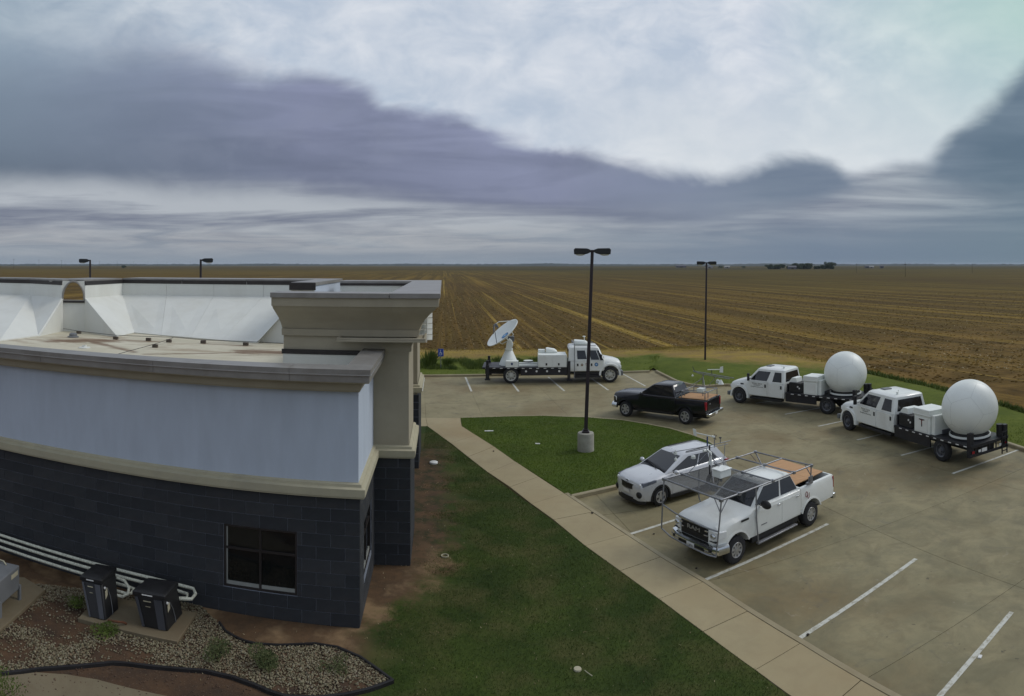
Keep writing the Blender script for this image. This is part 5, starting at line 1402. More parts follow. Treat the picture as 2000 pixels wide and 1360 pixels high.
# ---- pickups ----
def pickup(root, WB, paint, P_, wheelargs, chrome=True):
    """P_: dict of the main dimensions"""
    f, rr_, W, zb, belt, hood, roof = (P_[k] for k in ('f', 'r', 'W', 'zb', 'belt', 'hood', 'roof'))
    c0, wsb, wst, rft = P_['cab0'], P_['wsb'], P_['wst'], P_['rt']
    R = wheelargs[0]; wg = P_.get('gap', .085)
    st = [(f - .06, zb + .12, hood - .22, hood - .10, W * .80, W * .66), (f - .16, zb + .06, hood - .16, hood - .03, W * .93, W * .76), (f - .42, zb, hood - .12, hood + .0, W * .985, W * .80), (WB, zb, hood - .10, hood + .04, W, W * .80), (wsb + .15, zb - .02, hood - .03, hood + .07, W, W * .84), (wsb, zb - .02, belt - .02, belt + .03, W, W * .88), (c0 + .02, zb - .02, belt - .02, belt + .02, W, W * .9), (c0, zb - .01, belt - .03, belt + .01, W * .99, W * .88)]
    bo = body(root, 'body', st, paint, [(WB, R, R + wg, .50)])
    bz = P_['bedz']
    st = [(c0 - .02, zb + .02, bz - .05, bz, W * .99, W * .93), (rr_ + .05, zb + .05, bz - .05, bz, W * .99, W * .93), (rr_, zb + .08, bz - .06, bz - .01, W * .975, W * .91)]
    body(root, 'bed', st, paint, [(0, R, R + wg, .55)], cavity=((rr_ + .08, -W * .84, bz - .50), (c0 - .10, W * .84, bz + .3)))
    bits(root, 'bed_liner', M['black'], ((rr_ + .09, -W * .835, bz - .499), (c0 - .11, W * .835, bz - .48)))
    bits(root, 'chassis', M['black'], ((rr_ + .1, -W * .48, .30), (f - .3, W * .48, zb + .03)))
    bits(root, 'underbody_shade_plate', M['black'], ((R + .3, -W * .95, .40), (WB - R - .3, W * .95, zb + .02)))  # wide black plate added to deepen the shade beneath the pickup
    g = GH(root, c0 + .02, wsb - .02, W * .90, belt, rft, wst, W * .72, roof, paint)
    e = (wsb - c0); d1 = P_['door']
    qs = lambda x: (x - c0) / e
    g.win([(.035, .10), (d1 - .02, .10), (d1 - .02, .90), (.05, .90)]); g.win([(d1 + .02, .10), (.93, .10), (.985, .16), (.965, .90), (d1 + .02, .90)])
    g.glass(.88, .06, .95); g.glass(.86, .12, .88, False, 'rear_window')
    # door panels, proud of the body
    dz0, dz1 = zb + .10, belt - .10
    for a, c, nm in ((c0 + .06, c0 + d1 * e - .012, 'door'), (c0 + d1 * e + .012, wsb - .10 + P_.get('dx', .05), 'door')):
        for s in (-1, 1):
            mb = MB(); n = 5
            rows = []
            for i in range(n + 1):
                t = i / n; z = dz0 + (dz1 - dz0) * t; y = W * (1.0 if t > .25 else .992 + .03 * t) + .006
                rows.append((z, y))
            vs = [Vector((xx, s * y, z)) for xx in (a, c) for z, y in rows]; m = n + 1
            vs += [Vector((v.x, v.y - s * .02, v.z)) for v in vs]
            fs = []
            for i in range(n):
                q = (i, i + 1, m + i + 1, m + i); fs.append(q if s < 0 else q[::-1])
            k2 = 2 * m; per = [0] + [m] + [m + i for i in range(1, m)] + [i for i in range(m - 1, 0, -1)]
            per = [0] + list(range(1, m)) + list(range(2 * m - 1, m - 1, -1))
            for i in range(len(per)):
                p, q2 = per[i], per[(i + 1) % len(per)]
                q = (p, p + k2, q2 + k2, q2); fs.append(q if s > 0 else q[::-1])
            mb.add(vs, fs); dr = mb.build(nm, paint, root, bevel=.004, seg=1)
            hx = a + .16 if True else c
            bits(dr, 'handle', M['chrome'] if chrome else paint, ((hx - .09, s * (W + .012), dz1 - .06), (hx + .09, s * (W + .035), dz1 - .03)), bevel=.008)
    wheels(root, (0, WB), W - .02, *wheelargs)
    for x in (0, WB):        # arch lips and dark wells
        for s in (-1, 1):
            mb = MB(); RR = R + wg; rings = []
            for i in range(17):
                a0 = math.asin((zb + .03 - R) / RR); t = a0 + (math.pi - 2 * a0) * i / 16; ct, sn2 = math.cos(t), math.sin(t)
                rings.append([Vector((x + ct * (RR + o_), s * (W * yo), R + sn2 * (RR + o_))) for o_, yo in ((-.006, .94), (-.006, 1.012), (.045, 1.004), (.045, .96))])
            mb.loft(rings if s > 0 else rings[::-1]); mb.build('wheel_arch', paint, root, smooth=35)
    return bo, g

# big white pickup
r = empty('pickup_truck', (8.16, 18.10, ZL), -2.6690, 'big white pickup with a steel tube frame and wire screens over its hood and cab', 'pickup truck', scale=.841)
RAM = dict(f=4.72, r=-1.36, W=1.0, zb=.56, belt=1.44, hood=1.36, roof=2.0, cab0=.60, wsb=3.02, wst=2.28, rt=.86, bedz=1.47, door=.43, gap=.13)
bo, g = pickup(r, 3.8, M['white'], RAM, (.42, .29, .235, 8, M['alloy']))
F0 = 4.68
gr = bits(r, 'grille', M['black'], ((F0 - .08, -.60, .80), (F0 + .015, .60, 1.22)), bevel=.03)
bits(gr, 'grille_bar', M['chrome'], ((F0 + .0, -.66, 1.225), (F0 + .05, .66, 1.275)), bevel=.012)
bits(gr, 'grille_bar', M['chrome'], ((F0 - .02, .50, 1.12), (F0 + .045, .62, 1.16)), ((F0 - .02, -.62, 1.12), (F0 + .045, -.50, 1.16)), bevel=.008)
bits(gr, 'grille_bar', M['chrome'], ((F0 - .02, .46, .99), (F0 + .04, .60, 1.02)), ((F0 - .02, -.60, .99), (F0 + .04, -.46, 1.02)), bevel=.008)
for k in range(4): bits(gr, 'grille_slat', M['blacksteel'], ((F0 + .012, -.56, .85 + .085 * k), (F0 + .026, .56, .872 + .085 * k)))
text('RAM', .17, M['alloy'], gr, (F0 + .03, 0, 1.08), (math.radians(90), 0, math.radians(90)), 'lettering', .012, 1.7)
for s in (-1, 1):
    mb = MB(); mb.loft([[Vector(p) for p in ((F0 + .02, s * .64, .88), (F0 - .06, s * .95, .92), (F0 - .06, s * .95, 1.16), (F0 + .02, s * .64, 1.20))], [Vector(p) for p in ((F0 - .5, s * .70, .92), (F0 - .40, s * 1.008, .96), (F0 - .40, s * 1.008, 1.15), (F0 - .5, s * .70, 1.18))]][:: s])
    hl = mb.build('headlight', M['lamp'], r, bevel=.012)
    mb = MB(); mb.sphere((F0 - .02, s * .80, 1.04), .085, 12, 8, .8, 1.4, .9); mb.build('bulb', M['chrome'], hl, smooth=60)
    bits(hl, 'lamp_surround', M['black'], ((F0 - .09, min(s * .66, s * .93), .862), (F0 + .0, max(s * .66, s * .93), .885)))
    bits(r, 'fog_lamp', M['black'], ((F0 + .02, min(s * .62, s * .86), .60), (F0 + .13, max(s * .62, s * .86), .70)), bevel=.02)
mb = MB()
prof = [(.05, .50), (.13, .54), (.14, .66), (.10, .76), (.0, .79), (-.05, .79), (-.05, .50)]
mb.sweep([(F0 - .42, 1.0), (F0 - .10, .95), (F0 - .0, .70), (F0, -.70), (F0 - .10, -.95), (F0 - .42, -1.0)], [(-o_, z_) for o_, z_ in prof]); mb.build('front_bumper', M['chrome'], r, smooth=30)
bits(r, 'air_intake', M['black'], ((F0 + .06, -.58, .56), (F0 + .143, .58, .66)), bevel=.01)
pl = bits(r, 'number_plate', M['paper'], ((F0 + .145, -.19, .50), (F0 + .155, .15, .67)), bevel=.004)
text('1-28735', .085, M['black'], pl, (F0 + .158, -.02, .585), (math.radians(90), 0, math.radians(90)), ext=.001, sx=.85)
mirror(r, 2.68, .92, 1.50, M['black'], .21, .27)
for s in (-1, 1):
    bits(r, 'side_step', M['galv'], ((.95, min(s * 1.0, s * 1.12), .36), (2.95, max(s * 1.0, s * 1.12), .41)), bevel=.012)
    bits(r, 'fender_badge', M['black'], ((3.28, s * .985 if s < 0 else .985, 1.22), (3.62, s * 1.004 if s < 0 else 1.004, 1.28)), bevel=.004)
    bits(r, 'tail_lamp', M['red'], ((-1.37, min(s * .86, s * .985), 1.0), (-1.30, max(s * .86, s * .985), 1.40)), bevel=.012)
    bits(r, 'door_badge', M['darkrim'], ((2.42, min(s * 1.0, s * 1.011), .86), (2.70, max(s * 1.0, s * 1.011), .885)))
bits(r, 'rear_bumper', M['chrome'], ((-1.55, -.95, .55), (-1.38, .95, .74)), bevel=.02)
bits(r, 'tailgate', M['white'], ((-1.385, -.82, .80), (-1.362, .82, 1.44)), bevel=.008)
bits(r, 'roof_lamp', M['darklamp'], ((2.02, -.05, 2.062), (2.10, .05, 2.085)), bevel=.006)
for q in ((.99,),): ou(r, .25, 1.15, 1.0, 1, .24); ou(r, .25, 1.15, -1.0, -1, .24)
# wiper arms
mb = MB(); mb.path([(2.98, .55, 1.50), (2.86, .1, 1.58), (2.80, -.25, 1.63)], .012, 5); mb.path([(2.98, -.15, 1.50), (2.86, -.5, 1.58), (2.8, -.7, 1.62)], .012, 5); mb.build('wiper', M['black'], r)
# hail frame
ZT = 2.15; y0, y1 = -1.60, 1.02; x0, x1 = .06, 4.53
cage = MB(); tb = .028
for a, c in (((x0, y0), (x1, y0)), ((x0, y1), (x1, y1)), ((x0, y0), (x0, y1)), ((x1, y0), (x1, y1)), ((1.05, y0), (1.05, y1)), ((2.15, y0), (2.15, y1)), ((3.75, y0), (3.75, y1)), ((x0, -.30), (2.15, -.30))):
    cage.tube((a[0], a[1], ZT), (c[0], c[1], ZT), tb, 8)
fr = cage.build('hail_frame', M['galv'], r, smooth=60)
def tubes(name, lst, rr2=.024, mt='galv', parent=None):
    o = None
    for p in lst:
        mb = MB(); mb.path(p, rr2, 8); q = mb.build(name, M[mt], parent or fr, smooth=60); o = o or q
    return o
tubes('frame_leg', [[(x1, y0, ZT), (x1 + .06, y0, 1.6), (x1 + .10, y0 - .02, .56)]]); tubes('frame_leg', [[(x1, y1, ZT), (x1 + .06, y1, 1.6), (x1 + .18, y1 - .04, .50)]])
tubes('frame_leg', [[(2.97, y1, ZT), (2.97, y1 + .02, 1.2), (2.92, y1 + .06, .36)]]); tubes('frame_leg', [[(2.97, y0, ZT), (2.97, y0, 1.2), (2.92, y0 + .4, .36)]])
tubes('frame_leg', [[(x0, y1, ZT), (x0, y1 - .03, 1.62), (x0 + .02, .93, 1.50)]]); tubes('frame_leg', [[(x0, y0, ZT), (x0, y0 + .3, 1.75), (x0 + .02, -.93, 1.50)]])
tubes('frame_brace', [[(x1, y1 - .3, ZT), (x1 + .03, y1, ZT - .38)], [(x1 - .3, y1, ZT), (x1 + .03, y1, ZT - .38)], [(x0 + .3, y1, ZT), (x0, y1 - .02, ZT - .35)], [(x0, y1 - .3, ZT), (x0, y1 - .02, ZT - .35)], [(x0 + .3, y0, ZT), (x0, y0 + .05, ZT - .35)]], .016)
tubes('frame_rail', [[(x1 + .10, y0, .56), (x1 + .36, -.9, .60), (x1 + .42, 0, .60), (x1 + .36, .8, .56), (x1 + .18, y1 - .04, .50)]]); tubes('frame_rail', [[(x1 + .05, y0, 1.32), (x1 + .30, -.7, 1.36), (x1 + .32, .5, 1.32), (x1 + .08, y1 - .02, 1.22)]])
tubes('frame_rail', [[(2.92, y1 + .06, .36), (.95, y1 + .03, .38)]])
mb = MB()
for k in range(76):
    x = 2.2 + (x1 - 2.2) * k / 75; mb.tube((x, y0 + .03, ZT - .012), (x, y1 - .03, ZT - .012), .0034, 3, caps=False)
for k in range(90):
    y = y0 + (y1 - y0) * k / 89; mb.tube((2.18, y, ZT - .004), (x1, y, ZT - .004), .0034, 3, caps=False)
tag(mb.build('wire_screen', M['galv'], fr), kind='stuff')
for x, y in ((x1, y0), (x1, y1), (x0, y0), (x0, y1), (1.05, y1), (2.15, y1), (2.15, y0), (3.75, y0), (3.75, y1), (1.05, y0), (1.05, -.3), (2.15, -.3)):
    bits(fr, 'tube_clamp', M['galv'], ((x - .055, y - .055, ZT - .05), (x + .055, y + .055, ZT + .045)), bevel=.012)
bits(fr, 'bracket_plate', M['galv'], ((-.10, .90, 1.48), (.22, .98, 1.56)), ((-.12, .92, 1.56), (.10, .96, 1.74)))
# weather mast
mx, my, bz = 3.06, -.98, 3.10
ms = tubes('instrument_mast', [[(mx, my, ZT), (mx, my, bz + .02)]], .026, 'blacksteel', r)
tubes('boom', [[(4.5, my - .35, bz - .02), (mx, my, bz), (2.15, my + .10, bz + .02)], [(4.0, my - .16, bz - .08), (2.3, my + .12, bz - .06)]], .014, 'galv', ms)
tubes('guy_strut', [[(mx, my, 2.95), (3.6, -.25, ZT)], [(mx, my, 2.95), (2.4, -.35, ZT)], [(mx, my, 2.95), (3.75, -1.4, ZT)], [(mx, my, 2.95), (2.3, -1.45, ZT)], [(3.3, -.9, bz - .04), (2.75, -.55, ZT)], [(2.4, my + .08, bz), (2.6, -.8, ZT)]], .012, 'galv', ms)
tubes('sensor_post', [[(3.15, my - .02, bz), (3.15, my - .02, bz + .32)]], .024, 'navy', ms); tubes('sensor_post', [[(2.85, my + .02, bz - .1), (2.85, my + .02, bz + .22)], [(2.6, my + .05, bz), (2.6, my + .05, bz + .16)]], .016, 'galv', ms)
pv = MB(); c0_ = Vector((3.15, my - .02, bz + .36)); dv = Vector((.25, -.96, .05)).normalized()
pv.path([c0_ - dv * .28, c0_ + dv * .1, c0_ + dv * .42], .018, 8); pv.path([c0_ - dv * .30, c0_ - dv * .18], .035, 8)
pvn = pv.build('wind_vane', M['whitegel'], ms, smooth=60)
mb = MB(); q = c0_ + dv * .42; mb.panel([q - Vector((0, 0, .10)), q + dv * .12 - Vector((0, 0, .10)), q + dv * .16 + Vector((0, 0, .12)), q + dv * .04 + Vector((0, 0, .12))], .008); mb.build('tail_fin', M['whitegel'], pvn)
mb = MB(); q = c0_ - dv * .31
for k in range(4):
    a = k * math.pi / 2 + .4; e_ = Vector((dv.y, -dv.x, 0)) * math.cos(a) + Vector((0, 0, 1)) * math.sin(a); mb.panel([q - dv * .01, q + e_ * .10 + dv * .02, q + e_ * .10 - dv * .02], .004)
mb.build('propeller', M['black'], pvn)
def shield(par, x, y, z, n=4, r0=.07):
    mb = MB()
    for k in range(n): mb.lathe([(.02, k * .035), (r0, k * .035 - .012), (r0, k * .035), (.02, k * .035 + .014)], (x, y, z), 14, 'Z', True)
    mb.tube((x, y, z - .03), (x, y, z + n * .035 + .02), .018, 8); mb.build('radiation_shield', M['whitegel'], par, smooth=40)
shield(ms, 4.30, my - .33, bz - .10, 3, .06); shield(ms, 4.28, my - .33, bz - .30, 2, .05); shield(ms, 3.72, my - .10, bz - .30, 3, .075)
mb = MB(); mb.path([(3.35, my, bz - .12), (3.20, my + .02, bz - .12), (3.08, my + .06, bz - .22), (3.08, my + .06, bz - .48)], .045, 12); mb.lathe([(.045, .0), (.085, -.10), (.085, -.14), (.05, -.16)], (3.08, my + .06, bz - .46), 16); mb.build('aspirated_sensor', M['whitegel'], ms, smooth=50)
mb = MB(); mb.sphere((2.6, my + .05, bz + .19), .05, 10, 6, 1, 1, .5); mb.build('pyranometer', M['black'], ms)
bx = bits(r, 'logger_box', M['whitegel'], ((2.72, -.72, ZT + .02), (3.22, -.30, ZT + .24)), bevel=.02)
bits(bx, 'box_lid', M['white'], ((2.70, -.74, ZT + .245), (3.24, -.28, ZT + .29)), bevel=.012)
# plywood in the bed
def R_l2w(p, ang, o, sc): return Vector((o[0] + (p[0] * math.cos(ang) - p[1] * math.sin(ang)) * sc, o[1] + (p[0] * math.sin(ang) + p[1] * math.cos(ang)) * sc, ZL + p[2] * sc))
def sheet(pts, z, ang, o, sc, label, sc2=None):
    w = [R_l2w((x, y, z), ang, o, sc) for x, y in pts]; c = sum(w, Vector()) / 4
    mb = MB(); mb.prism(ccw([(p.x - c.x, p.y - c.y) for p in w]), 0, .022); ob = mb.build('plywood_sheet', M['plywood'], loc=c)
    return tag(ob, label, 'plywood')
o_ = (8.041, 18.116)
sheet([(-1.66, -1.66), (-1.44, .60), (-.50, .66), (-.74, -1.58)], 1.475, -2.669, o_, .841, 'orange plywood board over the tail end of the big white pickup bed')
sheet([(-.73, -1.54), (-.49, .66), (.46, .70), (.46, -1.40)], 1.475, -2.669, o_, .841, 'orange plywood board over the cab end of the big white pickup bed')

# black pickup
r = empty('pickup_truck', (8.82, 31.18, ZL), 2.42, 'black pickup with a plywood bed cover and a weather mast on its bed', 'pickup truck')
r.scale = (.91, .90, .97)
BK = dict(f=4.62, r=-1.22, W=1.0, zb=.50, belt=1.28, hood=1.23, roof=1.80, cab0=.58, wsb=2.86, wst=2.05, rt=.84, bedz=1.27, door=.40)
bo, g = pickup(r, 3.7, M['blackpaint'], BK, (.40, .27, .255, 6, M['alloy']), chrome=False)
F0 = 4.60
gr = bits(r, 'grille', M['black'], ((F0 - .10, -.62, .72), (F0 + .012, .62, 1.06)), bevel=.02)
bits(gr, 'grille_bar', M['chrome'], ((F0 + .0, -.64, .865), (F0 + .035, .64, .915)), bevel=.01)
for s in (-1, 1):
    mb = MB(); mb.loft([[Vector(p) for p in ((F0 - .02, s * .66, .76), (F0 - .12, s * .90, .78), (F0 - .12, s * .90, 1.04), (F0 - .02, s * .66, 1.06))], [Vector(p) for p in ((F0 - .4, s * .70, .78), (F0 - .34, s * .975, .82), (F0 - .34, s * .975, 1.02), (F0 - .4, s * .70, 1.04))]][:: s])
    mb.build('headlight', M['lamp'], r, bevel=.01)
    bits(r, 'tail_lamp', M['red'], ((-1.24, min(s * .83, s * .985), .80), (-1.14, max(s * .83, s * .985), 1.20)), bevel=.02)
mb = MB(); mb.sweep([(F0 - .40, 1.0), (F0 - .10, .95), (F0, .70), (F0, -.70), (F0 - .10, -.95), (F0 - .40, -1.0)], [(-a, c) for a, c in ((.03, .45), (.08, .48), (.08, .62), (.04, .70), (-.05, .70), (-.05, .45))]); mb.build('front_bumper', M['chrome'], r, smooth=30)
bits(r, 'rear_bumper', M['chrome'], ((-1.42, -.95, .48), (-1.24, .95, .62)), bevel=.02)
bits(r, 'number_plate', M['paper'], ((-1.427, -.15, .49), (-1.423, .15, .61)))
tg = bits(r, 'tailgate', M['blackpaint'], ((-1.25, -.80, .68), (-1.222, .80, 1.24)), bevel=.008)
bits(tg, 'tailgate_badge', M['alloy'], ((-1.258, .42, 1.02), (-1.251, .56, 1.07)))
mirror(r, 2.55, 1.0, 1.30, M['blackpaint'], .11, .2)
rk = MB()
for a, c in (((.28, -.75), (.28, .80)), ((-1.12, -.75), (-1.12, .86)), ((.28, .80), (-1.12, .86)), ((.28, .42), (-1.1, .42)), ((.28, -.75), (-1.12, -.75))):
    rk.tube((a[0], a[1], 1.62), (c[0], c[1], 1.62), .026, 8)
for x, y in ((.28, .80), (-1.12, .86), (.28, .42), (-1.1, .42), (.28, -.75), (-1.12, -.75)):
    rk.tube((x, y, 1.28), (x, y, 1.64), .026, 8)
rk = rk.build('rack', M['galv'], r, smooth=60)
bx = bits(rk, 'logger_box', M['whitegel'], ((-.98, .40, 1.65), (-.62, .82, 1.82)), bevel=.02)
tm = tubes('instrument_mast', [[(-.6, -.02, 1.30), (-.6, -.05, 2.50)]], .026, 'galv', r)
tubes('boom', [[(.05, -.15, 2.50), (-.6, -.05, 2.48), (-2.6, .45, 2.40)], [(-.3, -.2, 2.40), (-2.3, .30, 2.32)], [(.05, -.15, 2.50), (-.3, -.2, 2.40)]], .022, 'galv', tm)
tubes('guy_strut', [[(-.6, -.05, 2.2), (.25, .6, 1.64)], [(-.6, -.05, 2.3), (-1.1, .7, 1.64)], [(-1.5, .12, 2.4), (-.62, 0, 1.5)], [(-.7, -.05, 2.4), (.2, -.7, 1.64)], [(-1.3, .12, 2.4), (-1.1, -.72, 1.64)]], .014, 'galv', tm)
tubes('sensor_post', [[(-1.15, .05, 2.45), (-1.15, .05, 2.66)], [(-.05, -.15, 2.5), (.1, -.2, 2.72)]], .018, 'black', tm)
mb = MB(); q = Vector((-1.15, .05, 2.68)); dv = Vector((-.85, -.5, 0)).normalized(); mb.path([q - dv * .22, q + dv * .5], .022, 8)
pvn = mb.build('wind_vane', M['whitegel'], tm, smooth=60)
mb = MB(); mb.panel([q + dv * .42 - Vector((0, 0, .14)), q + dv * .62 - Vector((0, 0, .16)), q + dv * .62 + Vector((0, 0, .16)), q + dv * .46 + Vector((0, 0, .13))], .01); mb.build('tail_fin', M['whitegel'], pvn)
shield(tm, -1.55, .15, 2.06, 5, .10); shield(tm, .1, -.2, 2.25, 2, .06)
mb = MB(); mb.lathe([(.16, 0), (.05, .20), (.04, .22)], (-1.75, .2, 2.02), 14); mb.build('rain_gauge', M['whitegel'], tm, smooth=40)
sh = []
w = [(.45, -.80), (.45, .80), (-1.16, .80), (-1.16, -.80)]
mb = MB()
rt_ = Matrix.Rotation(2.42, 3, 'Z')
mb.prism(ccw([tuple((rt_ @ Vector((x * .91, y * .90, 0)))[:2]) for x, y in w]), ZL + 1.275 * .97, ZL + 1.30 * .97)
tag(mb.build('plywood_sheet', M['plywood'], loc=(8.82, 31.18, 0)), 'orange plywood sheet lying across the black pickup bed', 'plywood')

# silver sport utility car
r = empty('suv_car', (6.46, 22.08, ZL), -2.70, 'silver compact sport utility car parked against the island kerb', 'car', scale=.86)
st = [(3.57, .34, .68, .80, .54, .36), (3.53, .30, .78, .90, .70, .50), (3.46, .27, .85, .95, .80, .60), (3.34, .24, .91, 1.00, .87, .68), (3.10, .22, .97, 1.06, .915, .72), (2.67, .22, 1.01, 1.115, .93, .76), (2.30, .22, 1.04, 1.15, .93, .80), (1.2, .22, 1.08, 1.16, .93, .83), (.2, .22, 1.10, 1.18, .93, .83), (-.3, .24, 1.12, 1.20, .92, .82), (-.62, .30, 1.12, 1.20, .88, .78), (-.82, .36, 1.08, 1.15, .80, .70), (-.90, .42, 1.0, 1.08, .70, .56)]
bo = body(r, 'body', st, M['silver'], [(0, .345, .415, .5), (2.67, .345, .415, .5)])
g = GH(r, -.82, 2.44, .85, 1.10, -.40, 1.42, .66, 1.60, M['silver'], .055)
g.win([(.30, .10), (.50, .08), (.50, .86), (.30, .86)]); g.win([(.52, .08), (.86, .08), (.93, .14), (.80, .86), (.52, .86)]); g.win([(.14, .30), (.27, .12), (.27, .84), (.19, .78)])
g.glass(.90, .04, .95); g.glass(.82, .25, .9, False, 'rear_window')
mb = MB(); mb.path([(2.42, .30, 1.16), (2.28, -.05, 1.21), (2.22, -.40, 1.25)], .010, 5); mb.build('wiper', M['black'], r)
wheels(r, (0, 2.67), .91, .345, .22, .225, 5, M['alloy'])
for x in (0, 2.67):
    for s in (-1, 1):
        mb = MB(); rings = []
        for i in range(17):
            t = math.radians(-14 + 208 * i / 16)
            rings.append([Vector((x + math.cos(t) * (.41 + o2), s * (.93 * yo), .345 + math.sin(t) * (.41 + o2))) for o2, yo in ((-.006, .90), (-.006, 1.01), (.055, 1.0), (.055, .94))])
        mb.loft(rings if s > 0 else rings[::-1]); mb.build('arch_cladding', M['black'], r, smooth=35)
for s in (-1, 1):
    bits(r, 'sill_cladding', M['black'], ((.45, min(s * .88, s * .945), .20), (2.24, max(s * .88, s * .945), .34)), bevel=.015)
    for a, c in ((.42, 1.22), (1.245, 2.12)):
        d = bits(r, 'door', M['silver'], ((a, min(s * .90, s * .937), .36), (c, max(s * .90, s * .937), 1.0)), bevel=.012)
        bits(d, 'handle', M['silver'], ((a + .06, min(s * .94, s * .962), .93), (a + .24, max(s * .94, s * .962), .96)), bevel=.008)
    mb = MB(); mb.loft([[Vector(p) for p in ((3.56, s * .50, .76), (3.43, s * .84, .82), (3.41, s * .82, .95), (3.50, s * .50, .90))], [Vector(p) for p in ((3.24, s * .56, .86), (2.90, s * .945, .93), (2.88, s * .92, 1.02), (3.20, s * .56, .98))]][:: s]); hl = mb.build('headlight', M['darklamp'], r, bevel=.01)
    mb = MB(); mb.sphere((3.47, s * .70, .87), .055, 12, 8); mb.build('bulb', M['lamp'], hl, smooth=60)
    mb = MB(); mb.sphere((3.50, s * .66, .52), .145, 16, 8, .6, 1, .9); fg = mb.build('fog_lamp', M['black'], r, smooth=60)
    bits(r, 'tail_lamp', M['red'], ((-.86, min(s * .60, s * .90), 1.0), (-.66, max(s * .60, s * .90), 1.10)), bevel=.02)
    bits(r, 'roof_rail', M['black'], ((-.1, min(s * .54, s * .565), 1.665), (1.15, max(s * .54, s * .565), 1.69)), bevel=.008)
mirror(r, 2.06, .88, 1.14, M['silver'], .11, .17)
mb = MB(); mb.sweep([(3.49, .50), (3.56, .25), (3.585, 0), (3.56, -.25), (3.49, -.50)], [(-.035, .66), (.0, .66), (.0, .84), (-.035, .84)]); gr = mb.build('grille', M['black'], r)
mb = MB(); mb.path([(3.52, .54, .83), (3.57, .28, .86), (3.59, 0, .87), (3.57, -.28, .86), (3.52, -.54, .83), (3.55, -.42, .68), (3.59, -.22, .65), (3.60, 0, .64), (3.59, .22, .65), (3.55, .42, .68), (3.52, .54, .83)], .012, 6); mb.build('grille_surround', M['chrome'], gr, smooth=60)
mb = MB(); mb.sphere((3.55, 0, .92), .07, 14, 6, .3, 1, .5); em = mb.build('badge', M['chrome'], r, smooth=60)
text('KIA', .05, M['black'], em, (3.575, 0, .92), (math.radians(90), 0, math.radians(90)), ext=.002, sx=1.4)
bits(r, 'number_plate', M['paper'], ((3.60, -.18, .50), (3.61, .18, .61)), bevel=.003)
mb = MB(); mb.sweep([(3.30, .84), (3.46, .66), (3.55, .35), (3.58, 0), (3.55, -.35), (3.46, -.66), (3.30, -.84)], [(-.03, .18), (.02, .20), (.03, .34), (-.03, .38)][::1]); mb.build('lower_bumper', M['black'], r, smooth=30)

M['seam'] = mat('radome_seam', (.40, .42, .40), .6)
# ---- heavy trucks ----
def big_mirror(root, x, y, z, h=.42):
    for s in (-1, 1):
        bits(root, 'mirror', M['black'], ((x - .06, min(s * (y + .16), s * (y + .34)), z - h / 2), (x + .03, max(s * (y + .16), s * (y + .34)), z + h / 2)), bevel=.03)
        for z0_, z1_ in ((.08, .12), (-.12, -.10)):
            mb = MB(); mb.tube((x - .02, s * y, z + z0_), (x - .02, s * (y + .2), z + z1_), .016, 6); mb.build('mirror_arm', M['black'], root)
def flatbed(root, x0, x1, z, W, tape_mat):
    bits(root, 'deck', M['blacksteel'], ((x0, -W, z - .10), (x1, W, z)), bevel=.008)
    bits(root, 'side_skirt', M['blacksteel'], ((x0 + 1.2 if x0 > -1.5 else .62, -W + .04, z - .50), (x1, -W + .10, z - .11)), ((.62, W - .10, z - .50), (x1, W - .04, z - .11)))
    bits(root, 'chassis', M['black'], ((x0 + .15, -.42, .50), (x1 + 2.6, .42, z - .10)))
    n = int((x1 - x0) / .46)
    for k in range(n):
        x = x0 + .2 + k * (x1 - x0 - .3) / n
        for s in (-1, 1):
            bits(root, 'reflective_tape', M['paper'], ((x, min(s * W, s * (W + .006)), z - .075), (x + .17, max(s * W, s * (W + .006)), z - .035)))

# radar dish truck
r = empty('radar_truck', (-.046, 43.589, ZL), -.0175, 'white crew cab truck carrying a tilted radar dish on a black flatbed', 'truck', scale=1.025)
W = 1.1; paint = M['white']
st = [(7.04, .86, 1.10, 1.24, .66, .52), (6.98, .80, 1.18, 1.32, .80, .60), (6.70, .76, 1.24, 1.42, .90, .66), (6.3, .74, 1.30, 1.50, .97, .72), (5.98, .74, 1.38, 1.56, 1.0, .80), (5.93, .74, 1.42, 1.60, 1.05, .90)]
body(r, 'hood', st, paint, [(6.3, .52, .60, .50)])
st = [(5.94, .70, 1.34, 1.44, 1.06, .98), (3.64, .70, 1.34, 1.44, 1.06, .98)]
body(r, 'cab_base', st, paint)
g = GH(r, 3.64, 5.96, 1.04, 1.42, 3.70, 5.60, .93, 2.22, paint, .09)
g.win([(.25, .12), (.51, .12), (.51, .80), (.25, .80)]); g.win([(.63, .06), (.86, .06), (.86, .80), (.63, .80)]); g.win([(.885, .02), (.965, .02), (.955, .78), (.885, .80)])
g.glass(.92, .08, .92); g.glass(.80, .2, .85, False, 'rear_window')
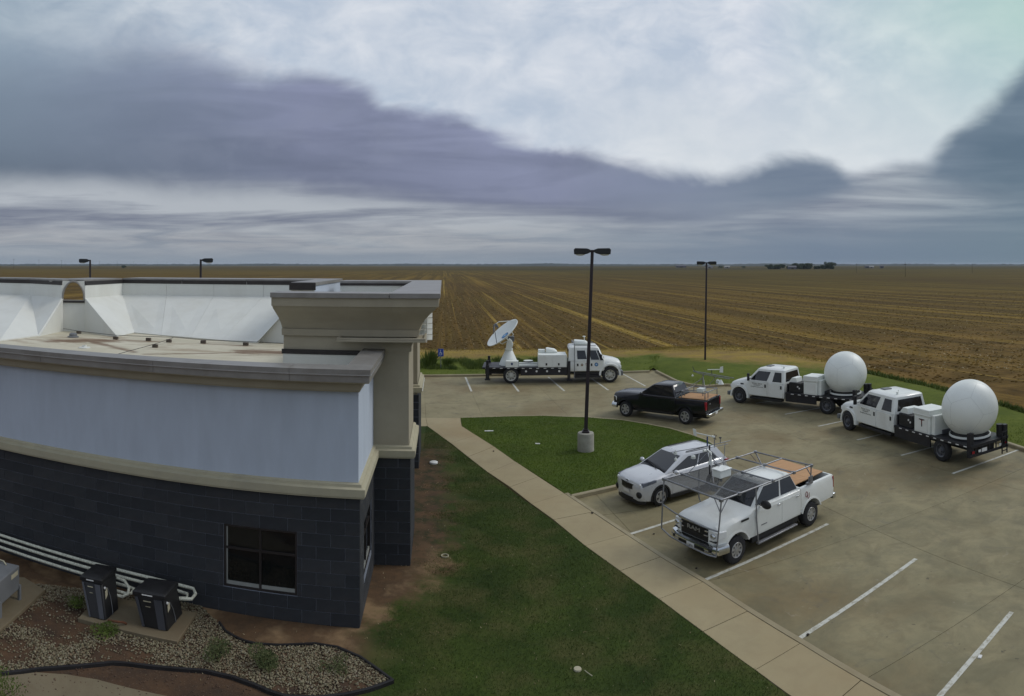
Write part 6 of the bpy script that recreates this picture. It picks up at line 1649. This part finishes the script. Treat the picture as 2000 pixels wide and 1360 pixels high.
for s in (-1, 1):
    for a, c in ((4.14, 4.98), (5.02, 5.86)):
        d = bits(r, 'door', paint, ((a, min(s * 1.04, s * 1.072), .78), (c, max(s * 1.04, s * 1.072), 1.40)), bevel=.012)
        bits(d, 'handle', M['black'], ((a + .04, min(s * 1.075, s * 1.09), 1.08), (a + .14, max(s * 1.075, s * 1.09), 1.24)), bevel=.01)
    logo(r, 4.50, 1.16, s * 1.073, .085, s, M['trim'], M['rust']); logo(r, 5.42, 1.17, s * 1.073, .12, s, M['navy'], M['skyblue'])
    ou(r, 4.80, 1.16, s * 1.073, s, .17)
    bits(r, 'step', M['black'], ((4.0, min(s * .75, s * 1.08), .34), (5.7, max(s * .75, s * 1.08), .50)), ((4.0, min(s * .8, s * 1.0), .52), (5.6, max(s * .8, s * 1.0), .69)), bevel=.01)
    mb = MB(); rings = []
    for i in range(15):
        t = math.radians(-8 + 192 * i / 14); rings.append([Vector((6.3 + math.cos(t) * (.60 + o2), s * yo, .52 + math.sin(t) * (.60 + o2))) for o2, yo in ((-.01, .90), (-.01, 1.11), (.10, 1.10), (.12, .88))])
    mb.loft(rings if s > 0 else rings[::-1]); mb.build('fender', paint, r, smooth=35)
    bits(r, 'headlight', M['lamp'], ((6.95, min(s * .62, s * .88), .88), (7.05, max(s * .62, s * .88), 1.06)), bevel=.015)
big_mirror(r, 5.72, 1.06, 1.66, .36)
bits(r, 'grille', M['darkrim'], ((7.02, -.45, .84), (7.075, .45, 1.16)), bevel=.01)
bits(r, 'front_bumper', M['greybox'], ((6.98, -1.08, .44), (7.14, 1.08, .74)), ((6.80, -1.08, .46), (6.979, -.98, .72)), ((6.80, .98, .46), (6.979, 1.08, .72)), bevel=.02)
wheels(r, (0, 6.3), 1.10, .50, .28, .33, 'steel', M['steelrim'])
flatbed(r, -1.82, 3.55, 1.03, 1.13, None)
for x in (.95, 1.62, 2.28, 3.05):
    for s in (-1, 1):
        mb = MB(); mb.tube((x, s * 1.06, .78), (x, s * 1.095, .78), .065, 12); mb.build('side_lamp', M['paper'], r)
for s in (-1, 1):
    bits(r, 'outrigger', M['blacksteel'], ((-1.60, min(s * .9, s * 1.16), .30), (-1.38, max(s * .9, s * 1.16), 1.16)), ((-1.66, min(s * .85, s * 1.2), .22), (-1.32, max(s * .85, s * 1.2), .29)), ((-1.58, min(s * .95, s * 1.1), 1.161), (-1.42, max(s * .95, s * 1.1), 1.46)), bevel=.01)
    bits(r, 'outrigger', M['blacksteel'], ((3.58, min(s * .9, s * 1.14), .24), (3.76, max(s * .9, s * 1.14), 1.40)), ((3.52, min(s * .85, s * 1.18), .18), (3.90, max(s * .85, s * 1.18), .235)), bevel=.01)
mb = MB(); mb.tube((4.02, -1.12, .30), (4.02, -1.12, 2.52), .026, 8); mb.tube((4.02, -1.12, 2.5), (4.02, 1.12, 2.5), .026, 8); mb.tube((4.02, 1.12, .9), (4.02, 1.12, 2.52), .026, 8)
mb.path([(4.02, -.9, 2.36), (5.4, -.9, 2.36)], .022, 6); mb.path([(4.02, .9, 2.36), (5.4, .9, 2.36)], .022, 6); mb.build('roof_rack', M['galv'], r)
ac = body(r, 'roof_cooler', [(4.98, 2.38, 2.44, 2.46, .30, .2), (4.82, 2.36, 2.52, 2.58, .38, .3), (4.15, 2.36, 2.58, 2.64, .40, .32), (4.08, 2.36, 2.56, 2.62, .38, .3)], M['whitegel'])
mb = MB(); mb.tube((4.72, -.30, 2.5), (4.72, -.30, 2.86), .022, 8); mb.sphere((4.70, -.30, 2.88), .10, 12, 6, 1, 1, .4); mb.build('antenna', M['whitegel'], r, smooth=60)
eb = bits(r, 'equipment_box', M['whitegel'], ((1.72, -1.12, 1.034), (3.52, .30, 1.82)), bevel=.015)
bits(eb, 'box_door', M['white'], ((1.78, -1.135, 1.08), (2.60, -1.121, 1.76)), bevel=.005); bits(eb, 'box_door', M['white'], ((2.63, -1.135, 1.08), (3.46, -1.121, 1.76)), bevel=.005)
for x in (2.24, 3.02): bits(eb, 'latch', M['black'], ((x - .05, -1.15, 1.16), (x + .05, -1.136, 1.30)))
body(r, 'box_cooler', [(2.96, 1.83, 1.90, 1.93, .26, .2), (2.80, 1.825, 1.98, 2.06, .30, .22), (2.34, 1.825, 2.04, 2.14, .32, .25), (2.24, 1.83, 2.04, 2.12, .30, .22)], M['whitegel'])
bits(r, 'low_box', M['whitegel'], ((1.74, -.1, 1.825), (2.2, .28, 2.02)), bevel=.02)
bits(r, 'conduit_beam', M['whitegel'], ((.5, -.85, 1.05), (1.70, -.72, 1.16)), ((.5, -.2, 1.05), (1.70, -.05, 1.20)), bevel=.01)
mb = MB(); mb.lathe([(.36, 0), (.36, .16), (.30, .22), (.001, .22)], (1.1, .2, 1.04), 24); mb.build('cable_drum', M['black'], r, smooth=40)
mb = MB(); mb.lathe([(.30, 0), (.30, .02), (.001, .03)], (1.1, .2, 1.262), 24); mb.build('drum_lid', M['whitegel'], r)
cb = bits(r, 'control_box', M['whitegel'], ((-.34, -1.12, 1.034), (.46, -.62, 1.42)), bevel=.01)
bits(cb, 'latch', M['navy'], ((.00, -1.13, 1.18), (.12, -1.121, 1.32)))
mb = MB(); mb.lathe([(.62, 1.034), (.62, 1.12), (.56, 1.26), (.54, 1.32), (.23, 1.98), (.26, 2.0), (.26, 2.08), (.001, 2.09)], (-.16, -.05, 0), 28); mb.build('pedestal', M['whitegel'], r, smooth=30)
mb = MB()
for s in (-1, 1): mb.prism([(-.36, 2.09), (.02, 2.09), (.12, 2.35), (.04, 2.66), (-.14, 2.80), (-.30, 2.5)], -.05 + s * .30 - .06, -.05 + s * .30 + .06, 'Y')
mb.bb((-.34, -.4, 2.02), (.05, .3, 2.12)); yk = mb.build('yoke', M['whitegel'], r, bevel=.02)
nrm = Vector((-.60, -.22, .72)).normalized(); up_ = Vector((.78, 0, .63)); up_ = (up_ - nrm * up_.dot(nrm)).normalized(); sd2 = nrm.cross(up_)
cen = Vector((-.40, -.05, 2.92)); mt = Matrix((sd2, up_, nrm)).transposed()
Rd = 1.22; prof = [(.001, 0)] + [(Rd * k / 10, .30 * (k / 10) ** 2) for k in range(1, 11)] + [(Rd + .03, .30), (Rd + .03, .26)] + [(Rd * k / 10, .30 * (k / 10) ** 2 - .05) for k in range(10, 0, -1)] + [(.001, -.05)]
mb = MB(); mb.lathe(prof, (0, 0, 0), 48); mb.v = [tuple(mt @ Vector(v) + cen) for v in mb.v]; dish = mb.build('dish', M['whitegel'], r, smooth=50)
T_ = lambda x, y, z: mt @ Vector((x, y, z)) + cen
fd = .98
for a in (90, 210, 330):
    a = math.radians(a); mb = MB(); mb.path([T_(1.2 * math.cos(a), 1.2 * math.sin(a), .30), T_(.30 * math.cos(a), .30 * math.sin(a), fd), T_(0, 0, fd + .04)], .026, 7); mb.build('feed_strut', M['whitegel'] if a < 3 else M['darkrim'], dish, smooth=60)
mb = MB(); mb.lathe([(.05, fd - .25), (.09, fd - .1), (.09, fd + .06), (.001, fd + .07)], n=14); mb.v = [tuple(T_(*v)) for v in mb.v]; mb.build('feed_horn', M['darkrim'], dish, smooth=40)
for rr3, h3, mm in ((.27, .030, 'navy'), (.22, .036, 'skyblue')):
    mb = MB(); mb.lathe([(rr3, h3 - .02), (rr3, h3), (.001, h3)], n=24); mb.v = [tuple(T_(*v)) for v in mb.v]; mb.build('logo_disc', M[mm], dish)
mb = MB(); mb.panel([T_(-.18, .08, .04), T_(0, -.06, .04), T_(.2, .1, .04), T_(0, .02, .04)], .003); mb.build('logo_wing', M['paper'], dish)
mb = MB(); mb.path([T_(0, .5, 0), T_(.05, .45, -.3), T_(0, .1, -.42), T_(0, -.5, -.3), T_(0, -.6, 0)], .03, 8); mb.path([T_(.5, 0, 0), T_(.45, 0, -.3), T_(-.45, 0, -.3), T_(-.5, 0, 0)], .03, 8); mb.build('back_frame', M['whitegel'], dish, smooth=60)
mb = MB(); mb.box((-.02, -.05, 2.72), (.42, .36, .34)); mb.build('gearbox', M['darkrim'], r, bevel=.03)

# radome trucks
def dome_truck(root, WB, emblem):
    k = WB / 5.6; X = lambda x: x * k
    paint = M['white']; W = 1.0
    st = [(X(6.34), .62, .98, 1.08, .70, .55), (X(6.28), .58, 1.06, 1.16, .84, .66), (X(6.05), .56, 1.14, 1.26, .93, .74), (X(5.6), .56, 1.20, 1.36, .97, .76), (X(5.1), .54, 1.30, 1.46, .98, .84), (X(5.02), .54, 1.32, 1.50, .98, .90)]
    body(root, 'hood', st, paint, [(WB, .45, .54, .50)])
    body(root, 'cab_base', [(X(5.03), .50, 1.28, 1.38, 1.0, .94), (X(2.66), .50, 1.28, 1.38, 1.0, .94)], paint)
    g = GH(root, X(2.66), X(5.12), .98, 1.36, X(2.74), X(4.46), .84, 2.06, paint, .07)
    g.win([(.07, .10), (.32, .10), (.32, .84), (.09, .84)]); g.win([(.47, .10), (.90, .10), (.93, .16), (.90, .84), (.47, .84)])
    g.glass(.90, .08, .92); g.glass(.80, .14, .85, False, 'rear_window')
    for s in (-1, 1):
        for i, (a, c) in enumerate(((2.74, 3.72), (3.76, 4.92))):
            d = bits(root, 'door', paint, ((X(a), min(s * .98, s * 1.012), .58), (X(c), max(s * .98, s * 1.012), 1.34)), bevel=.012)
            bits(d, 'handle', M['black'], ((X(a) + .06, min(s * 1.014, s * 1.03), 1.06), (X(a) + .16, max(s * 1.014, s * 1.03), 1.24)), bevel=.012)
        tx = X(4.42)
        text('TEXAS TECH', .115, M['black'], root, (tx, s * 1.013, 1.24), RS(s), sx=1.0); text('UNIVERSITY', .085, M['black'], root, (tx, s * 1.013, 1.15), RS(s)); text('Atmospheric Science Group', .085, M['black'], root, (tx, s * 1.013, 1.06), RS(s), sx=.85)
        mb = MB(); rings = []
        for i in range(15):
            t = math.radians(-8 + 196 * i / 14); rings.append([Vector((WB + math.cos(t) * (.52 + o2), s * yo, .45 + math.sin(t) * (.52 + o2))) for o2, yo in ((-.01, .88), (-.01, 1.06), (.10, 1.05), (.14, .86))])
        mb.loft(rings if s > 0 else rings[::-1]); mb.build('fender', paint, root, smooth=35)
        bits(root, 'headlight', M['lamp'], ((X(6.22), min(s * .60, s * .86), .84), (X(6.33), max(s * .60, s * .86), 1.02)), bevel=.02)
        bits(root, 'step', M['black'], ((X(2.8), min(s * .7, s * 1.02), .36), (X(4.9), max(s * .7, s * 1.02), .48)), bevel=.01)
        bits(root, 'hood_badge', M['black'], ((X(5.35), min(s * .965, s * .985), 1.10), (X(5.55), max(s * .965, s * .985), 1.17)))
        bits(root, 'corner_post', M['blacksteel'], ((-1.70, min(s * .9, s * 1.12), .48), (-1.52, max(s * .9, s * 1.12), 1.42)), bevel=.01)
    bits(root, 'grille', M['chrome'], ((X(6.30), -.52, .74), (X(6.37), .52, 1.04)), bevel=.02)
    bits(root, 'front_bumper', M['greybox'], ((X(6.30), -1.02, .40), (X(6.30) + .16, 1.02, .62)), bevel=.03)
    big_mirror(root, X(4.86), 1.0, 1.62)
    wheels(root, (0, WB), 1.08, .45, .26, .27, 'steel', M['darkrim'])
    flatbed(root, -1.72, X(2.52), .95, 1.12, None)
    bits(root, 'headboard', M['blacksteel'], ((X(2.44), -.98, .96), (X(2.50), .98, 1.40)), bevel=.008)
    bits(root, 'roof_hatch', M['greybox'], ((X(3.9), -.10, 2.15), (X(4.2), .34, 2.20)), bevel=.02)
    mb = MB(); mb.tube((X(2.95), .5, 2.12), (X(2.95), .5, 2.26), .05, 10); mb.tube((X(3.3), .1, 2.14), (X(3.3), .1, 2.24), .02, 6); mb.path([(X(3.3), .12, 2.16), (X(3.15), .5, 2.15), (X(2.9), .75, 2.10)], .01, 5); mb.build('antenna', M['whitegel'], root, smooth=50)
    gn = bits(root, 'generator', M['black'], ((X(1.62), -.5, .955), (X(2.36), .98, 1.50)), bevel=.02)
    mb = MB(); mb.prism([(X(1.90), 1.505), (X(2.36), 1.505), (X(2.36), 1.58), (X(2.20), 1.76), (X(1.94), 1.76)], .25, .90, 'Y'); mb.build('generator_hood', M['whitegel'], gn, bevel=.015)
    for x_, z_ in ((1.80, 1.30), (1.70, 1.22)):
        mb = MB(); mb.tube((X(x_), .98, z_), (X(x_), 1.0, z_), .045, 10); mb.build('gauge', M['paper'], gn)
    eb = bits(root, 'equipment_box', M['whitegel'], ((X(.56), .10, .955), (X(1.38), 1.08, 1.66)), bevel=.015)
    bits(eb, 'box_lid', M['whitegel'], ((X(.53), .06, 1.664), (X(1.41), 1.11, 1.95)), bevel=.02)
    bits(eb, 'box_rim', M['white'], ((X(.52), .05, 1.70), (X(1.42), 1.12, 1.73)), bevel=.008)
    bits(eb, 'box_door', M['white'], ((X(.66), 1.08, 1.02), (X(1.28), 1.092, 1.58)), bevel=.004)
    if emblem:
        em = text('T', .46, M['black'], eb, (X(.97), 1.096, 1.36), RS(1), 'logo_letter', .002, 1.3); text('T', .27, M['crimson'], eb, (X(.97), 1.10, 1.40), RS(1), 'logo_letter', .002, 1.2)
    bits(root, 'cabinet', M['whitegel'], ((X(.36), -.3, .955), (X(.54), 1.0, 1.75)), bevel=.012)
    bits(root, 'cable_box', M['darkrim'], ((.35, -.5, .955), (.62, .6, 1.12)), bevel=.01)
    # radome on its ring
    mb = MB(); mb.lathe([(.86, .955), (.86, 1.0), (.80, 1.0), (.78, 1.16), (.70, 1.2)], (-.62, 0, 0), 40); mb.build('dome_base', M['black'], root, smooth=30)
    mb = MB(); mb.lathe([(.82, 1.02), (.86, 1.02), (.86, 1.10), (.82, 1.10)], (-.62, 0, 0), 40, 'Z', True); mb.build('dome_flange', M['whitegel'], root, smooth=30)
    dm = MB(); Rr = 1.165; dm.sphere((-.62, 0, 2.10), Rr, 64, 40); dm = dm.build('radome', M['whitegel'], root, smooth=80)
    # seams between the moulded petals: thin proud flanges
    ico = bpy.data.meshes.new('t'); bm = bmesh.new(); bmesh.ops.create_icosphere(bm, subdivisions=1, radius=1)
    bm.to_mesh(ico); bm.free()
    # dodecahedral pattern: dual edges of the icosahedron
    rot = Matrix.Rotation(.5, 3, 'X') @ Matrix.Rotation(.35, 3, 'Z')
    cs = [sum((Vector(ico.vertices[i].co) for i in f.vertices), Vector()) / 3 for f in ico.polygons]
    mb = MB()
    for e in ico.edges:
        fs = [i for i, f in enumerate(ico.polygons) if e.vertices[0] in f.vertices and e.vertices[1] in f.vertices]
        if len(fs) == 2:
            a, c = (rot @ cs[fs[0]].normalized()), (rot @ cs[fs[1]].normalized())
            mb.path([a.lerp(c, t / 6).normalized() * (Rr + .0005) + Vector((-.62, 0, 2.10)) for t in range(7)], .0034, 4)
    mb.build('seam', M['seam'], dm)
    # tail: frame, lamps, plate
    tb_ = bits(root, 'tail_frame', M['blacksteel'], ((-1.74, -1.12, .50), (-1.69, 1.12, .60)), ((-1.74, -1.12, .84), (-1.69, 1.12, .96)), *[((-1.735, y, .60), (-1.70, y + .05, .84)) for y in (-.8, -.4, 0, .4, .8)], bevel=.006)
    for y in (-.98, -.62, .62, .98): bits(tb_, 'tail_lamp', M['red'] if abs(y) > .9 else M['paper'], ((-1.752, y - .07, .64), (-1.741, y + .07, .74)))
    bits(tb_, 'number_plate', M['paper'], ((-1.752, .2, .62), (-1.741, .5, .76)))
    bits(root, 'ladder', M['blacksteel'], ((-1.80, -1.0, .30), (-1.76, -.96, 1.2)), ((-1.80, -.70, .30), (-1.76, -.66, 1.2)), *[((-1.795, -.96, z_), (-1.765, -.70, z_ + .03)) for z_ in (.4, .65, .9, 1.15)])
    mb = MB(); mb.tube((-1.45, -.9, .95), (-1.45, -.9, 1.42), .14, 16); mb.build('strobe_post', M['black'], root, smooth=40)
    bits(root, 'wheel_guard', M['blacksteel'], ((-.58, .8, .84), (.58, 1.12, .852)), ((-.58, -1.12, .84), (.58, -.8, .852)))
r = empty('radome_truck', (16.421, 30.551, ZL), 2.2061, 'farther white crew cab truck with a round white radome, parked beyond the black pickup', 'truck', 'radome trucks', .967)
dome_truck(r, 5.6, False)
r = empty('radome_truck', (16.655, 20.50, ZL), 1.6802, 'nearer white crew cab truck with a white radome and a double T on its box', 'truck', 'radome trucks', .967)
dome_truck(r, 6.47, True)

# ------------------------------------------------------------------ air between here and the horizon
hm = bpy.data.materials.new('thin_haze'); hm.use_nodes = True
T = NT(hm.node_tree)
pv_ = T.node('ShaderNodeVolumePrincipled'); out = T.node('ShaderNodeOutputMaterial')
pv_.inputs['Color'].default_value = (.80, .88, .98, 1); pv_.inputs['Density'].default_value = .00005
T.l.new(pv_.outputs[0], out.inputs['Volume'])
mb = MB(); mb.bb((-9300, -9300, -1.3), (9300, 9300, 32))
tag(mb.build('haze', hm), kind='stuff')
